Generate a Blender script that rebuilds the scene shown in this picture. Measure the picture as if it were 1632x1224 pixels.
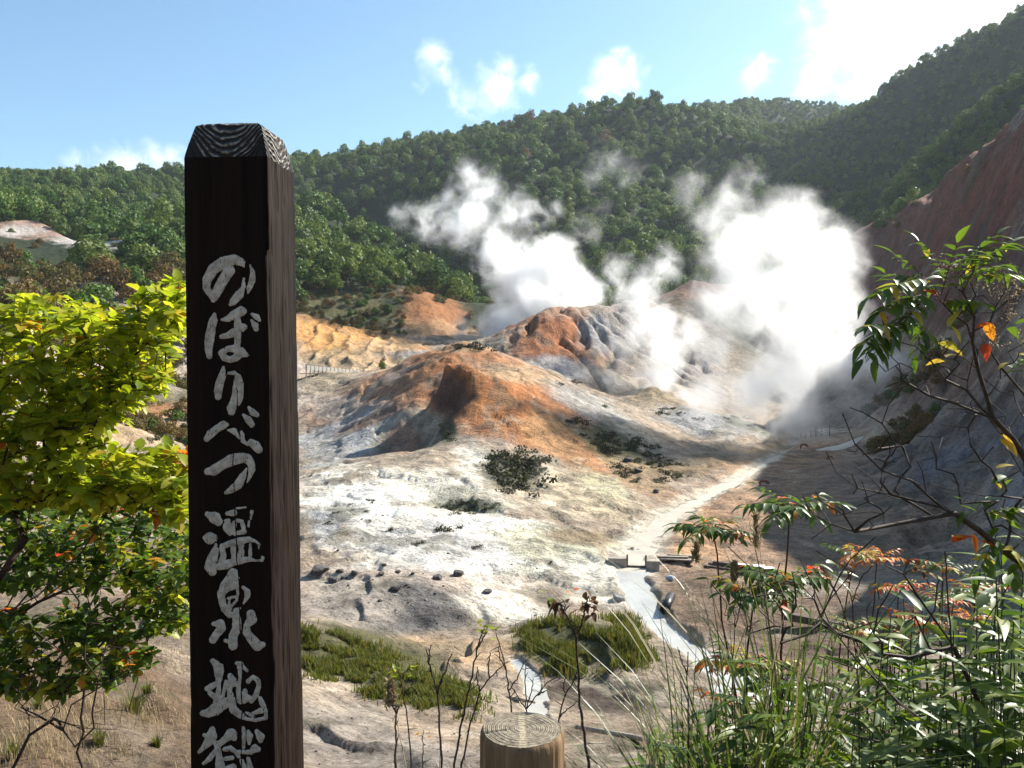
import bpy, bmesh, math, random
import numpy as np
from mathutils import Vector, Matrix

for o in list(bpy.data.objects):
    bpy.data.objects.remove(o, do_unlink=True)
SC = bpy.context.scene
COL = SC.collection
R = math.radians

# ------------------------------------------------------------------ camera, sky, sun, exposure
PITCH = R(2.5)
FPX = 1331.0                      # focal length in pixels of the 1632 px wide photograph
cam_d = bpy.data.cameras.new('camera')
cam_d.sensor_width = 36.0
cam_d.lens = FPX / 1632.0 * 36.0
cam_d.clip_start = 0.05
cam_d.clip_end = 20000
cam = bpy.data.objects.new('camera', cam_d)
COL.objects.link(cam)
cam.location = (0, 0, 0)
cam.rotation_euler = (R(90) - PITCH, 0, 0)
SC.camera = cam

SUN_AZ, SUN_EL = R(52), R(36.5)     # azimuth from the view direction towards the right
world = bpy.data.worlds.new('World')
SC.world = world
world.use_nodes = True
wn = world.node_tree
wn.nodes.clear()
sky = wn.nodes.new('ShaderNodeTexSky')
sky.sky_type = 'NISHITA'
sky.sun_disc = False
sky.sun_elevation = SUN_EL
sky.sun_rotation = SUN_AZ
sky.air_density = 1.0
sky.dust_density = 0.6
sky.ozone_density = 1.0
bg = wn.nodes.new('ShaderNodeBackground')
bg.inputs['Strength'].default_value = 0.075
wo = wn.nodes.new('ShaderNodeOutputWorld')
tint = wn.nodes.new('ShaderNodeMix'); tint.data_type = 'RGBA'; tint.blend_type = 'MULTIPLY'; tint.inputs[0].default_value = 1
tint.inputs[7].default_value = (0.80, 1.0, 1.06, 1)
wn.links.new(sky.outputs[0], tint.inputs[6]); wn.links.new(tint.outputs[2], bg.inputs['Color'])
wn.links.new(bg.outputs[0], wo.inputs['Surface'])

sun_d = bpy.data.lights.new('sun', 'SUN')
sun_d.energy = 5.0
sun_d.angle = R(0.5)
sun_d.color = (1.0, 0.95, 0.86)
sun = bpy.data.objects.new('sun', sun_d)
COL.objects.link(sun)
SUN_DIR = Vector((math.sin(SUN_AZ) * math.cos(SUN_EL), math.cos(SUN_AZ) * math.cos(SUN_EL), math.sin(SUN_EL)))
sun.rotation_euler = SUN_DIR.to_track_quat('Z', 'Y').to_euler()
sun.location = SUN_DIR * 50

SC.view_settings.view_transform = 'Standard'
SC.view_settings.look = 'None'
SC.view_settings.exposure = 1.3
SC.view_settings.gamma = 1.0
SC.render.engine = 'CYCLES'
cy = SC.cycles
cy.max_bounces = 8
cy.diffuse_bounces = 3
cy.glossy_bounces = 2
cy.transmission_bounces = 4
cy.transparent_max_bounces = 8
cy.volume_bounces = 8
cy.use_adaptive_sampling = True
cy.adaptive_threshold = 0.02
cy.use_denoising = True
cy.volume_step_rate = 1.0
cy.volume_max_steps = 256
cy.sample_clamp_indirect = 6.0

# ------------------------------------------------------------------ helpers
rng = np.random.default_rng(7)
random.seed(7)
CP, SP = math.cos(PITCH), math.sin(PITCH)

def ray_us(px, py):
    """Direction of a photograph pixel as (x, z) per metre of y."""
    px = np.asarray(px, float); py = np.asarray(py, float)
    a = (px - 816.0) / FPX; b = -(py - 612.0) / FPX
    y = CP + b * SP
    return a / y, (-SP + b * CP) / y

def at(px, py, d):
    u, s = ray_us(px, py)
    return np.array([u * d, d, s * d])

def project(x, y, z):
    dep = np.maximum(y * CP - z * SP, 1e-3)
    return 816.0 + FPX * x / dep, 612.0 - FPX * (y * SP + z * CP) / dep

_perm = np.random.default_rng(3).permutation(256)
_perm = np.concatenate([_perm, _perm, _perm])
_ga = np.linspace(0, 2 * np.pi, 256, endpoint=False)
_gx, _gy = np.cos(_ga), np.sin(_ga)

def pnoise(x, y):
    xi = np.floor(x).astype(int); yi = np.floor(y).astype(int)
    xf = x - xi; yf = y - yi
    xi &= 255; yi &= 255
    u = xf * xf * xf * (xf * (xf * 6 - 15) + 10); v = yf * yf * yf * (yf * (yf * 6 - 15) + 10)
    def g(ix, iy, fx, fy):
        h = _perm[_perm[ix] + iy]
        return _gx[h] * fx + _gy[h] * fy
    n00 = g(xi, yi, xf, yf); n10 = g(xi + 1, yi, xf - 1, yf)
    n01 = g(xi, yi + 1, xf, yf - 1); n11 = g(xi + 1, yi + 1, xf - 1, yf - 1)
    return (n00 * (1 - u) + n10 * u) * (1 - v) + (n01 * (1 - u) + n11 * u) * v

def fbm(x, y, octv=4, gain=0.5):
    t = np.zeros_like(x); a = 1.0; f = 1.0
    for i in range(octv):
        t += a * pnoise(x * f + 17.3 * i, y * f - 9.1 * i); a *= gain; f *= 2.03
    return t

def sstep(a, b, x):
    t = np.clip((x - a) / (b - a), 0, 1)
    return t * t * (3 - 2 * t)

def tag(o, label=None, cat=None, group=None, kind=None):
    if label: o['label'] = label
    if cat: o['category'] = cat
    if group: o['group'] = group
    if kind: o['kind'] = kind
    return o

def empty(name, loc, rz=0.0, label=None, cat=None, group=None):
    o = bpy.data.objects.new(name, None)
    o.empty_display_size = 0.1
    COL.objects.link(o)
    o.location = loc
    o.rotation_euler = (0, 0, rz)
    return tag(o, label, cat, group)

def link(name, me, mat=None, parent=None):
    o = bpy.data.objects.new(name, me)
    COL.objects.link(o)
    if mat is not None:
        if len(me.materials) == 0:
            for m in (mat if isinstance(mat, (list, tuple)) else [mat]):
                me.materials.append(m)
    if parent is not None:
        o.parent = parent
    return o

def mesh_np(name, V, quads=None, tris=None, smooth=False, mat_idx=None):
    """A mesh straight from arrays."""
    me = bpy.data.meshes.new(name)
    V = np.asarray(V, np.float32)
    nq = 0 if quads is None else len(quads); nt = 0 if tris is None else len(tris)
    me.vertices.add(len(V)); me.vertices.foreach_set('co', V.ravel())
    idx = []; starts = []
    if nq:
        idx.append(np.asarray(quads, np.int32).ravel()); starts.append(np.arange(nq) * 4)
    if nt:
        idx.append(np.asarray(tris, np.int32).ravel()); starts.append(nq * 4 + np.arange(nt) * 3)
    idx = np.concatenate(idx); starts = np.concatenate(starts).astype(np.int32)
    me.loops.add(len(idx)); me.loops.foreach_set('vertex_index', idx.astype(np.int32))
    me.polygons.add(len(starts)); me.polygons.foreach_set('loop_start', starts)
    if mat_idx is not None:
        me.polygons.foreach_set('material_index', np.asarray(mat_idx, np.int32))
    me.update(calc_edges=True)
    me.polygons.foreach_set('use_smooth', np.full(len(starts), smooth))
    me.validate()
    return me

class MB:
    """Collects tubes, leaves, boxes ... and links them as one mesh object."""
    def __init__(self):
        self.V = []; self.Q = []; self.T = []; self.mq = []; self.mt = []; self.n = 0
    def add(self, V, quads=None, tris=None, m=0):
        V = np.asarray(V, float)
        if quads is not None and len(quads):
            q = np.asarray(quads) + self.n; self.Q.append(q); self.mq.append(np.full(len(q), m))
        if tris is not None and len(tris):
            t = np.asarray(tris) + self.n; self.T.append(t); self.mt.append(np.full(len(t), m))
        self.V.append(V); self.n += len(V)
    def tube(self, pts, rad, seg=6, m=0, cap=True):
        pts = np.asarray(pts, float); n = len(pts)
        rad = np.broadcast_to(np.asarray(rad, float), (n,))
        tan = np.gradient(pts, axis=0)
        tan /= np.linalg.norm(tan, axis=1)[:, None] + 1e-9
        ref = np.array([0.0, 0, 1]) if abs(tan[:, 2]).mean() < 0.8 else np.array([1.0, 0, 0])
        a = np.cross(tan, ref); a /= np.linalg.norm(a, axis=1)[:, None] + 1e-9
        b = np.cross(tan, a)
        ph = np.linspace(0, 2 * np.pi, seg, endpoint=False)
        V = pts[:, None, :] + rad[:, None, None] * (np.cos(ph)[None, :, None] * a[:, None, :] + np.sin(ph)[None, :, None] * b[:, None, :])
        i = np.arange(n - 1)[:, None] * seg; j = np.arange(seg)[None, :]; k = (np.arange(seg) + 1)[None, :] % seg
        q = np.stack([i + j, i + k, i + seg + k, i + seg + j], -1).reshape(-1, 4)
        V = V.reshape(-1, 3)
        t = []
        if cap:
            V = np.vstack([V, pts[0], pts[-1]])
            c0, c1 = n * seg, n * seg + 1
            for s in range(seg):
                t.append((c0, (s + 1) % seg, s)); t.append((c1, (n - 1) * seg + s, (n - 1) * seg + (s + 1) % seg))
        self.add(V, q, t, m)
    def box(self, c, size, M=None, m=0):
        sx, sy, sz = np.asarray(size) / 2.0
        V = np.array([(x, y, z) for x in (-sx, sx) for y in (-sy, sy) for z in (-sz, sz)])
        if M is not None: V = V @ np.asarray(M).T
        V = V + np.asarray(c)
        self.add(V, [(0, 1, 3, 2), (4, 6, 7, 5), (0, 4, 5, 1), (2, 3, 7, 6), (0, 2, 6, 4), (1, 5, 7, 3)], None, m)
    def mesh(self, name, smooth=False):
        V = np.vstack(self.V)
        Q = np.vstack(self.Q) if self.Q else None; T = np.vstack(self.T) if self.T else None
        mi = np.concatenate(self.mq + self.mt)
        return mesh_np(name, V, Q, T, smooth, mi)
    def build(self, name, mat, parent=None, smooth=False):
        me = self.mesh(name, smooth)
        return link(name, me, mat, parent)

def rotz(a):
    c, s = math.cos(a), math.sin(a)
    return np.array([[c, -s, 0], [s, c, 0], [0, 0, 1.0]])

def frame(d, up=(0, 0, 1)):
    """Rotation whose Y axis is d and whose Z axis is near up."""
    d = np.asarray(d, float); d = d / (np.linalg.norm(d) + 1e-9)
    x = np.cross(d, up); l = np.linalg.norm(x)
    if l < 1e-3:
        x = np.array([1.0, 0, 0]); l = 1
    x = x / l
    z = np.cross(x, d)
    return np.stack([x, d, z], axis=1)

# ------------------------------------------------------------------ materials
def new_mat(name):
    m = bpy.data.materials.new(name); m.use_nodes = True
    nt = m.node_tree; nt.nodes.clear()
    out = nt.nodes.new('ShaderNodeOutputMaterial')
    return m, nt, out

class NT:
    def __init__(self, nt): self.nt = nt
    def n(self, t, **kw):
        nd = self.nt.nodes.new(t)
        for k, v in kw.items():
            if k.startswith('i_'):
                nd.inputs[k[2:].replace('_', ' ')].default_value = v
            else: setattr(nd, k, v)
        return nd
    def l(self, a, b): self.nt.links.new(a, b)
    def math(self, op, a, b=None, c=None, clamp=False):
        nd = self.nt.nodes.new('ShaderNodeMath'); nd.operation = op; nd.use_clamp = clamp
        for i, v in enumerate((a, b, c)):
            if v is None: continue
            if hasattr(v, 'is_output'): self.l(v, nd.inputs[i])
            else: nd.inputs[i].default_value = v
        return nd.outputs[0]
    def noise(self, vec, scale, detail=4, rough=0.55, dist=0.0):
        nd = self.n('ShaderNodeTexNoise'); nd.inputs['Scale'].default_value = scale
        nd.inputs['Detail'].default_value = detail; nd.inputs['Roughness'].default_value = rough
        nd.inputs['Distortion'].default_value = dist
        if vec is not None: self.l(vec, nd.inputs['Vector'])
        return nd.outputs['Fac']
    def ramp(self, fac, stops):
        nd = self.n('ShaderNodeValToRGB'); e = nd.color_ramp.elements
        while len(e) < len(stops): e.new(0.5)
        for el, (p, c) in zip(e, stops):
            el.position = p; el.color = (c[0], c[1], c[2], 1) if len(c) == 3 else c
        self.l(fac, nd.inputs[0]); return nd.outputs[0]
    def mix(self, fac, a, b, blend='MIX'):
        nd = self.n('ShaderNodeMix', data_type='RGBA', blend_type=blend)
        for k, v in ((0, fac), (6, a), (7, b)):
            if hasattr(v, 'is_output'): self.l(v, nd.inputs[k])
            else: nd.inputs[k].default_value = v if k == 0 else ((*v, 1) if len(v) == 3 else v)
        return nd.outputs[2]
    def bump(self, h, dist, strength=1.0, normal=None):
        nd = self.n('ShaderNodeBump'); nd.inputs['Distance'].default_value = dist; nd.inputs['Strength'].default_value = strength
        self.l(h, nd.inputs['Height'])
        if normal is not None: self.l(normal, nd.inputs['Normal'])
        return nd.outputs[0]

def simple_mat(name, c0, c1, scale=8.0, rough=0.85, bump=0.01, spec=0.3, stretch=(1, 1, 1)):
    m, nt, out = new_mat(name); g = NT(nt)
    tc = g.n('ShaderNodeTexCoord'); mp = g.n('ShaderNodeMapping'); mp.inputs['Scale'].default_value = stretch
    g.l(tc.outputs['Object'], mp.inputs['Vector'])
    f = g.noise(mp.outputs[0], scale, 6, 0.6)
    col = g.ramp(f, [(0.3, c0), (0.7, c1)])
    b = g.n('ShaderNodeBsdfPrincipled'); b.inputs['Roughness'].default_value = rough
    b.inputs['Specular IOR Level'].default_value = spec
    g.l(col, b.inputs['Base Color']); g.l(g.bump(f, bump), b.inputs['Normal'])
    g.l(b.outputs[0], out.inputs[0]); return m

def leaf_mat(name, cols, trans=0.45, rough=0.45, spec=0.4, per_object=False, tscale=(1.0, 1.0, 1.0), nscale=2.5):
    """Leaf: glossy front, light passing through; colour varies from leaf to leaf."""
    m, nt, out = new_mat(name); g = NT(nt)
    if per_object:
        oi = g.n('ShaderNodeObjectInfo'); geo = g.n('ShaderNodeNewGeometry')
        r = g.math('ADD', g.math('MULTIPLY', oi.outputs['Random'], 0.7), g.math('MULTIPLY', geo.outputs['Random Per Island'], 0.3))
    else:
        geo = g.n('ShaderNodeNewGeometry'); r = geo.outputs['Random Per Island']
    n = len(cols)
    col = g.ramp(r, [(i / max(n - 1, 1), c) for i, c in enumerate(cols)])
    b = g.n('ShaderNodeBsdfPrincipled'); b.inputs['Roughness'].default_value = rough
    b.inputs['Specular IOR Level'].default_value = spec
    g.l(col, b.inputs['Base Color'])
    t = g.n('ShaderNodeBsdfTranslucent')
    tcol = g.mix(1.0, col, tscale, 'MULTIPLY'); g.l(tcol, t.inputs['Color'])
    ms = g.n('ShaderNodeMixShader'); ms.inputs[0].default_value = trans
    g.l(b.outputs[0], ms.inputs[1]); g.l(t.outputs[0], ms.inputs[2]); g.l(ms.outputs[0], out.inputs[0])
    return m

# ------------------------------------------------------------------ terrain heights
# (pixel x, pixel y, distance) of crests, feet and hollows read off the photograph -> real points of the ground
CPTS = """
100 1200 10;100 1080 15;230 1120 13.5;250 1040 17;300 1150 13;20 1100 12;300 640 130;280 705 95;200 900 40;100 800 60;200 800 62;250 900 38;250 760 75;
600 1220 14;740 1220 13.5;520 1220 14;600 1140 19;600 1080 24;500 1090 22;500 1010 29;560 1010 31;700 1080 25;760 1120 22;700 1180 17;540 1150 17.5;
650 935 37;650 1020 32.5;560 1005 32;760 1010 32.5;540 930 38;800 1000 34;740 930 38.5;860 960 39;
930 990 32.5;1000 1010 31;930 1065 29;850 1030 30.5;960 1125 26;1040 1100 27;860 1090 28;830 1120 24;1000 1180 20;900 1190 18;1080 1180 19;
1000 930 41;1100 1030 33;1180 1080 29;1050 990 36;1150 1040 31.5;1000 860 52;1100 800 65;1200 745 84;1280 695 115;1330 690 120;1040 830 58;
1300 800 64;1400 900 44;1500 1000 33;1250 950 40;1400 720 93;1200 850 53;1120 930 41;1300 1000 34;1200 1000 34.5;1300 740 84;1400 800 63;1480 850 50;
1450 700 85;1632 720 58;1632 850 43;1560 800 54;1632 640 66;1632 560 78;1632 480 88;1632 400 96;1632 300 108;1560 600 85;1500 650 90;1540 480 112;1480 560 112;
1632 192 120;1560 240 138;1500 285 158;1440 328 195;1370 372 225;1370 500 170;1500 400 138;1440 450 155;1420 600 125;1380 660 118;
1632 235 170;1560 285 195;1500 320 225;1440 355 250;1370 390 270;
1632 130 245;1540 195 268;1460 242 292;1380 290 318;1300 325 340;1300 390 300;
1632 205 285;1540 258 308;1460 298 330;1380 338 355;1300 368 372;
1632 -14 385;1560 36 405;1500 74 430;1440 104 460;1400 130 480;1360 158 500;1290 215 485;1250 255 470;1210 300 430;1180 340 400;
1632 60 450;1500 130 500;1400 170 560;1360 180 580;
1632 95 362;1500 180 395;1400 240 415;1300 290 410;
1250 148 750;1330 160 760;1190 158 720;1150 178 700;1180 250 620;1260 190 700;1340 190 700;1140 190 640;
1100 172 565;1040 156 545;1000 165 540;960 178 535;880 206 525;800 217 525;740 222 545;680 224 545;600 257 525;540 266 510;480 271 500;380 277 490;300 284 470;230 284 430;180 292 415;130 297 405;80 298 370;40 291 335;0 279 305;
1000 250 480;1000 330 400;1050 400 330;900 290 432;1100 300 460;1100 430 310;1150 320 440;1150 420 330;
760 240 500;820 290 440;880 340 390;930 400 330;955 435 295;559 371 456;626 425 402;698 472 357;755 505 300;
480 330 330;540 330 320;580 360 295;620 390 277;650 412 265;720 450 240;770 482 220;
400 330 340;300 330 320;480 430 230;560 450 215;640 470 205;480 480 192;400 450 205;560 515 186;630 535 178;
480 500 172;480 560 150;560 568 148;640 560 160;600 540 165;700 520 188;750 535 190;770 546 200;680 480 200;
520 592 130;560 592 133;600 590 140;650 580 155;
735 546 110;770 555 106;700 558 110;650 573 112;690 574 103;718 573 91;745 603 89.5;749 640 86.8;728 668 83.6;692 622 95;690 655 91.5;682 600 99;722 610 91.2;726 640 88.6;735 578 91;778 602 90.5;792 640 86;785 682 81;780 590 95;850 605 98;900 620 100;1000 680 95;1060 720 88;600 600 114;540 630 112;500 650 108;490 690 100;
667 642 92;624 690 88.7;698 694 84.6;668 730 83.6;630 632 99;760 700 78;850 720 78;950 760 73;560 685 94;540 720 86;600 722 84;520 720 88;
560 750 65;600 744 66;640 741 67;680 732 69;710 722 72;490 770 62;530 757 63.5;
560 735 76;640 725 78;690 710 79;500 745 76;
600 800 55;560 850 47;700 830 50;800 860 48;900 880 46;500 830 50;690 800 54;770 835 50;840 850 49.5;960 900 44;
690 796 58.2;740 790 58.5;790 797 57;700 808 57.4;740 806 57.4;785 809 56.4;860 770 65;900 790 61;830 740 70;950 820 58;720 770 63;
900 490 160;870 495 156;960 487 166;1040 482 180;790 550 150;850 560 143;900 585 139;960 590 142;1050 560 165;1000 540 160;830 530 150;1120 480 200;
900 500 185;820 540 175;1000 500 205;
1100 440 230;1150 450 235;1060 450 240;1100 460 300;
1000 640 135;1040 618 132;1075 640 133;1100 650 118;1060 655 120;1180 668 116;1240 690 112;1100 700 104;1160 705 100;1200 640 150;1300 640 160;1350 640 140;1300 560 205;1200 560 205;1100 620 145;1380 560 180;
900 600 125;940 640 125;
100 350 245;160 362 240;230 362 245;60 358 232;0 365 222;150 395 225;230 385 228;280 380 260;
50 450 165;150 468 160;250 484 160;50 515 115;150 535 118;250 520 150;280 560 142;200 640 106;100 620 90;0 500 100;270 440 205;20 600 75;0 330 250;60 320 290;
"""
NEARP = [(0, -1.6, r, a) for r, a in ()]
_c = np.array([[float(v) for v in t.split()] for t in CPTS.replace('\n', '').split(';') if t.strip()])
_u, _s = ray_us(_c[:, 0], _c[:, 1])
_low = 7.0 * ((_c[:, 2] > 238) & ~((_c[:, 0] > 1350) & (_c[:, 2] < 284)))         # the wood stands on the hills: their ground lies lower
_low = _low + 4.0 * ((_c[:, 0] < 400) & (_c[:, 2] > 290))
PX = list(_u * _c[:, 2]); PY = list(_c[:, 2]); PZ = list(_s * _c[:, 2] - _low)
def addp(x, y, z): PX.append(x); PY.append(y); PZ.append(z)
for a in range(-180, 180, 30):        # the lookout ground round the camera
    for r, z in ((1.2, -1.6), (2.2, -1.62)):
        addp(r * math.sin(R(a)), r * math.cos(R(a)), z)
for a in (-120, -150, 180, 150, 120):
    for r, z in ((6, -1.5), (30, 2), (120, 25), (500, 60), (2000, 80)):
        addp(r * math.sin(R(a)), r * math.cos(R(a)), z)
for a, pts in {
    -60: ((4, -2.2), (8, -3.4), (14, -5), (40, -8), (100, -2), (200, 20), (500, 70), (2000, 60)),
    -85: ((4, -2.0), (10, -3), (40, -4), (100, 6), (300, 50), (2000, 60)),
    -35: ((3.2, -1.75), (4.5, -2.5), (6, -3.3), (7.5, -4.0)),
    -20: ((3.2, -1.75), (4.5, -2.6), (7, -4.1)),
    0: ((3.2, -1.8), (4.5, -2.7), (7, -4.2), (10, -5.8)),
    15: ((3.2, -1.8), (4.5, -2.6), (7, -4.1), (11, -6.0)),
    25: ((3.2, -1.75), (4.2, -2.25), (6, -3.2), (10, -5.4), (16, -8.0)),
    33: ((3.2, -1.7), (4.2, -2.1), (6, -2.9), (10, -5.0), (18, -8.3), (26, -9.8)),
    45: ((4, -1.9), (7, -2.8), (14, -5.2), (25, -7.0), (45, -4), (58, 10), (72, 24), (126, 52), (160, 56), (260, 58), (500, 105), (2000, 80)),
    37.6: ((45, -6), (60, 3), (78, 20), (95, 27), (128, 48), (170, 44), (290, 72), (400, 112)),
    60: ((4, -1.8), (8, -2.6), (20, -4.0), (40, -2), (60, 5), (90, 18), (140, 34), (260, 55), (600, 110), (2000, 80)),
    85: ((4, -1.6), (10, -1.5), (30, 0), (60, 3), (120, 16), (300, 45), (2000, 70)),
}.items():
    for r, z in pts: addp(r * math.sin(R(a)), r * math.cos(R(a)), z)
for px, sk in ((-150, 0.17), (0, 0.165), (250, 0.165), (500, 0.17), (750, 0.19), (950, 0.21), (1100, 0.215), (1300, 0.22), (1500, 0.26), (1700, 0.3)):
    u, _ = ray_us(px, 554)
    for d, k in ((1000, 0.82), (1600, 0.5), (2600, 0.25)):
        addp(u * d, d, sk * d * k)
PX, PY, PZ = map(np.array, (PX, PY, PZ))
TH = np.arctan2(PX, PY); RH = np.hypot(PX, PY); LG = np.log(RH)
_d2 = (TH[:, None] - TH[None]) ** 2 + (LG[:, None] - LG[None]) ** 2
CC = 0.006
_A = np.sqrt(_d2 + CC * CC)
_n = len(TH)
_M = np.zeros((_n + 1, _n + 1)); _M[:_n, :_n] = _A - np.eye(_n) * 6e-4; _M[:_n, _n] = 1; _M[_n, :_n] = 1
_W = np.linalg.solve(_M, np.concatenate([PZ / RH, [0]]))

def base_h(x, y):
    sh = np.shape(x); x = np.ravel(x).astype(float); y = np.ravel(y).astype(float)
    out = np.empty(len(x))
    for i in range(0, len(x), 40000):
        xs, ys = x[i:i + 40000], y[i:i + 40000]
        r = np.maximum(np.hypot(xs, ys), 0.6); t = np.arctan2(xs, ys); l = np.log(r)
        D = np.sqrt((t[:, None] - TH[None]) ** 2 + (l[:, None] - LG[None]) ** 2 + CC * CC)
        out[i:i + 40000] = (D @ _W[:-1] + _W[-1]) * r
    return out.reshape(sh)

GUL = at(905, 500, 166)               # heart of the gullied mound

def rough_h(x, y, z):
    """Small forms: knobs, rills, gullies, scree; smooth near the lookout."""
    r = np.hypot(x, y)
    k = sstep(3.5, 16, r)
    px, py = project(x, y, z)
    a = 0.5 * fbm(x / 9.0, y / 9.0, 4, 0.45)
    rid = 1 - np.abs(fbm(x / 5.5 + 40, y / 5.5, 4, 0.55)) * 2
    a += 0.20 * (rid - 0.6)
    a += 0.09 * fbm(x / 1.7, y / 1.7, 4, 0.6)
    wx, wy = x + 1.5 * fbm(x / 4, y / 4, 2), y + 1.5 * fbm(x / 4 + 9, y / 4, 2)
    st = fbm(wx / 7 + 70, wy / 7, 3); a += 0.22 * sstep(-.03, .03, st) - .11          # little broken scarps
    flat = sstep(0.18, 0.5, (px - 1000) / 700) * (r > 36) * (r < 125) * sstep(640, 700, py) * (1 - sstep(1420, 1560, px))
    a *= 1 - 0.85 * flat
    far = sstep(150, 330, r)
    a = a * (1 - far) + far * (3.0 * fbm(x / 42, y / 42, 4, 0.5) + 6.0 * (0.55 - np.abs(fbm(x / 85 + 9, y / 85, 3)) * 2.4))
    # gullies running down the second mound and down the red hillside
    gx, gy = x - GUL[0], y - GUL[1]
    ga = np.arctan2(gx, -gy); gr = np.hypot(gx, gy)
    g = np.abs(np.sin(ga * 6.0 + 3.2 * fbm(x / 11, y / 11, 3)))
    a += -2.4 * (1 - g) ** 2 * (0.55 + 1.1 * np.clip(fbm(x / 9 + 5, y / 9, 2) + .4, 0, 1)) * sstep(2, 9, gr) * (1 - sstep(26, 34, gr))
    t = np.arctan2(x, y)
    red = sstep(0.36, 0.42, t) * sstep(60, 95, r) * (1 - sstep(190, 230, r)) * (t < 1.0)
    q = x * 0.83 + y * 0.55
    a += red * (-1.5 * (1 - np.abs(fbm(q / 1e3 + (y * 0.83 - x * 0.55) / 13 + 3, q / 90, 3))) ** 6)
    rs = sstep(0.40, 0.46, t) * sstep(40, 60, r) * (1 - sstep(230, 250, r)) * (t < 1.0)
    a += rs * (1.3 * (0.5 - np.abs(fbm(x / 11 + 60, y / 11, 4, .6)) * 2) + .5 * fbm(x / 3 + 6, y / 3, 4, .6))
    cl = sstep(0.0, 1, 1 - ((px - 560) / 110) ** 2) * (r > 135) * (r < 178)     # rills in the orange cliff
    a += cl * -0.9 * np.abs(np.sin(x * 0.9 + fbm(x / 5, y / 9, 2) * 2)) ** 0.5
    return a * k

STREAM = [  # the milky stream, the silty bed above it, the small brook: pixel, half width in metres; depth of cut
    ([(1003, 905, .8), (1012, 935, .95), (1022, 962, .8), (1045, 992, .75), (1085, 1020, .75), (1130, 1045, .8), (1175, 1075, .9), (1230, 1115, 1.2)], .55, 1),
    ([(1290, 690, .8), (1240, 722, .9), (1200, 748, 1.0), (1150, 775, 1.1), (1100, 800, 1.2), (1060, 825, 1.4), (1035, 848, 1.4), (1015, 875, 1.3), (1003, 905, 1.0)], .3, 2),
    ([(820, 1045, .25), (838, 1062, .3), (848, 1080, .35), (850, 1100, .35), (855, 1125, .4), (868, 1155, .4)], .35, 3)]
SPATH = []
def _path(pts):
    C = []
    for px, py, w in pts:
        u, s = ray_us(px, py); d = np.exp(np.linspace(math.log(12), math.log(160), 700)); z = base_h(u * d, d)
        i = np.nonzero(z >= s * d)[0]; i = i[0] if len(i) else 0
        C.append((u * d[i], d[i], z[i], w))
    C = np.array(C); t = np.linspace(0, len(C) - 1, len(C) * 12)
    C = np.stack([np.interp(t, np.arange(len(C)), C[:, k]) for k in range(4)], 1)
    for _ in range(8): C[1:-1] = (C[:-2] + 2 * C[1:-1] + C[2:]) / 4
    return C
for pts, dep, kd in STREAM: SPATH.append((_path(pts), dep, kd))

def stream_dist(x, y, C):
    """Distance from the path over the half width, and the path's height there."""
    out = np.full(x.shape, 99.0); zz = np.zeros(x.shape)
    m = (x > C[:, 0].min() - 6) & (x < C[:, 0].max() + 6) & (y > C[:, 1].min() - 6) & (y < C[:, 1].max() + 6)
    if not m.any(): return out, zz
    xs, ys = x[m], y[m]; dd = np.empty(len(xs)); ii = np.empty(len(xs), int)
    for i in range(0, len(xs), 20000):
        D = np.hypot(xs[i:i + 20000, None] - C[None, :, 0], ys[i:i + 20000, None] - C[None, :, 1])
        k = D.argmin(1); dd[i:i + 20000] = D[np.arange(len(k)), k] / C[k, 3]; ii[i:i + 20000] = k
    out[m] = dd; zz[m] = C[ii, 2]
    return out, zz

def height(x, y):
    x = np.asarray(x, float); y = np.asarray(y, float)
    z = base_h(x, y)
    z = z + rough_h(x, y, z)
    for C, dep, kd in SPATH:
        d, zp = stream_dist(x, y, C)
        d = d + .35 * fbm(x / 1.6, y / 1.6, 3)
        bed = zp - dep + dep * .9 * d * d
        z = np.where(d < 2.2, np.minimum(z, bed + 0.06 * fbm(x / .8, y / .8, 2)) , z)
    return z

_LD = np.exp(np.linspace(math.log(1.5), math.log(900), 900))
def hit(px, py, dmin=1.5):
    """Where the ray of a photograph pixel meets the ground."""
    u, s = ray_us(px, py)
    d = _LD[_LD >= dmin]
    z = height(u * d, d)
    below = np.nonzero(z >= s * d)[0]
    if len(below) == 0: return np.array([u * 300, 300, s * 300])
    i = below[0]
    if i == 0: dd = d[0]
    else:
        a0 = s * d[i - 1] - z[i - 1]; a1 = z[i] - s * d[i]
        dd = d[i - 1] + (d[i] - d[i - 1]) * a0 / max(a0 + a1, 1e-6)
    return np.array([u * dd, dd, float(height(np.array([u * dd]), np.array([dd]))[0])])

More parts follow.
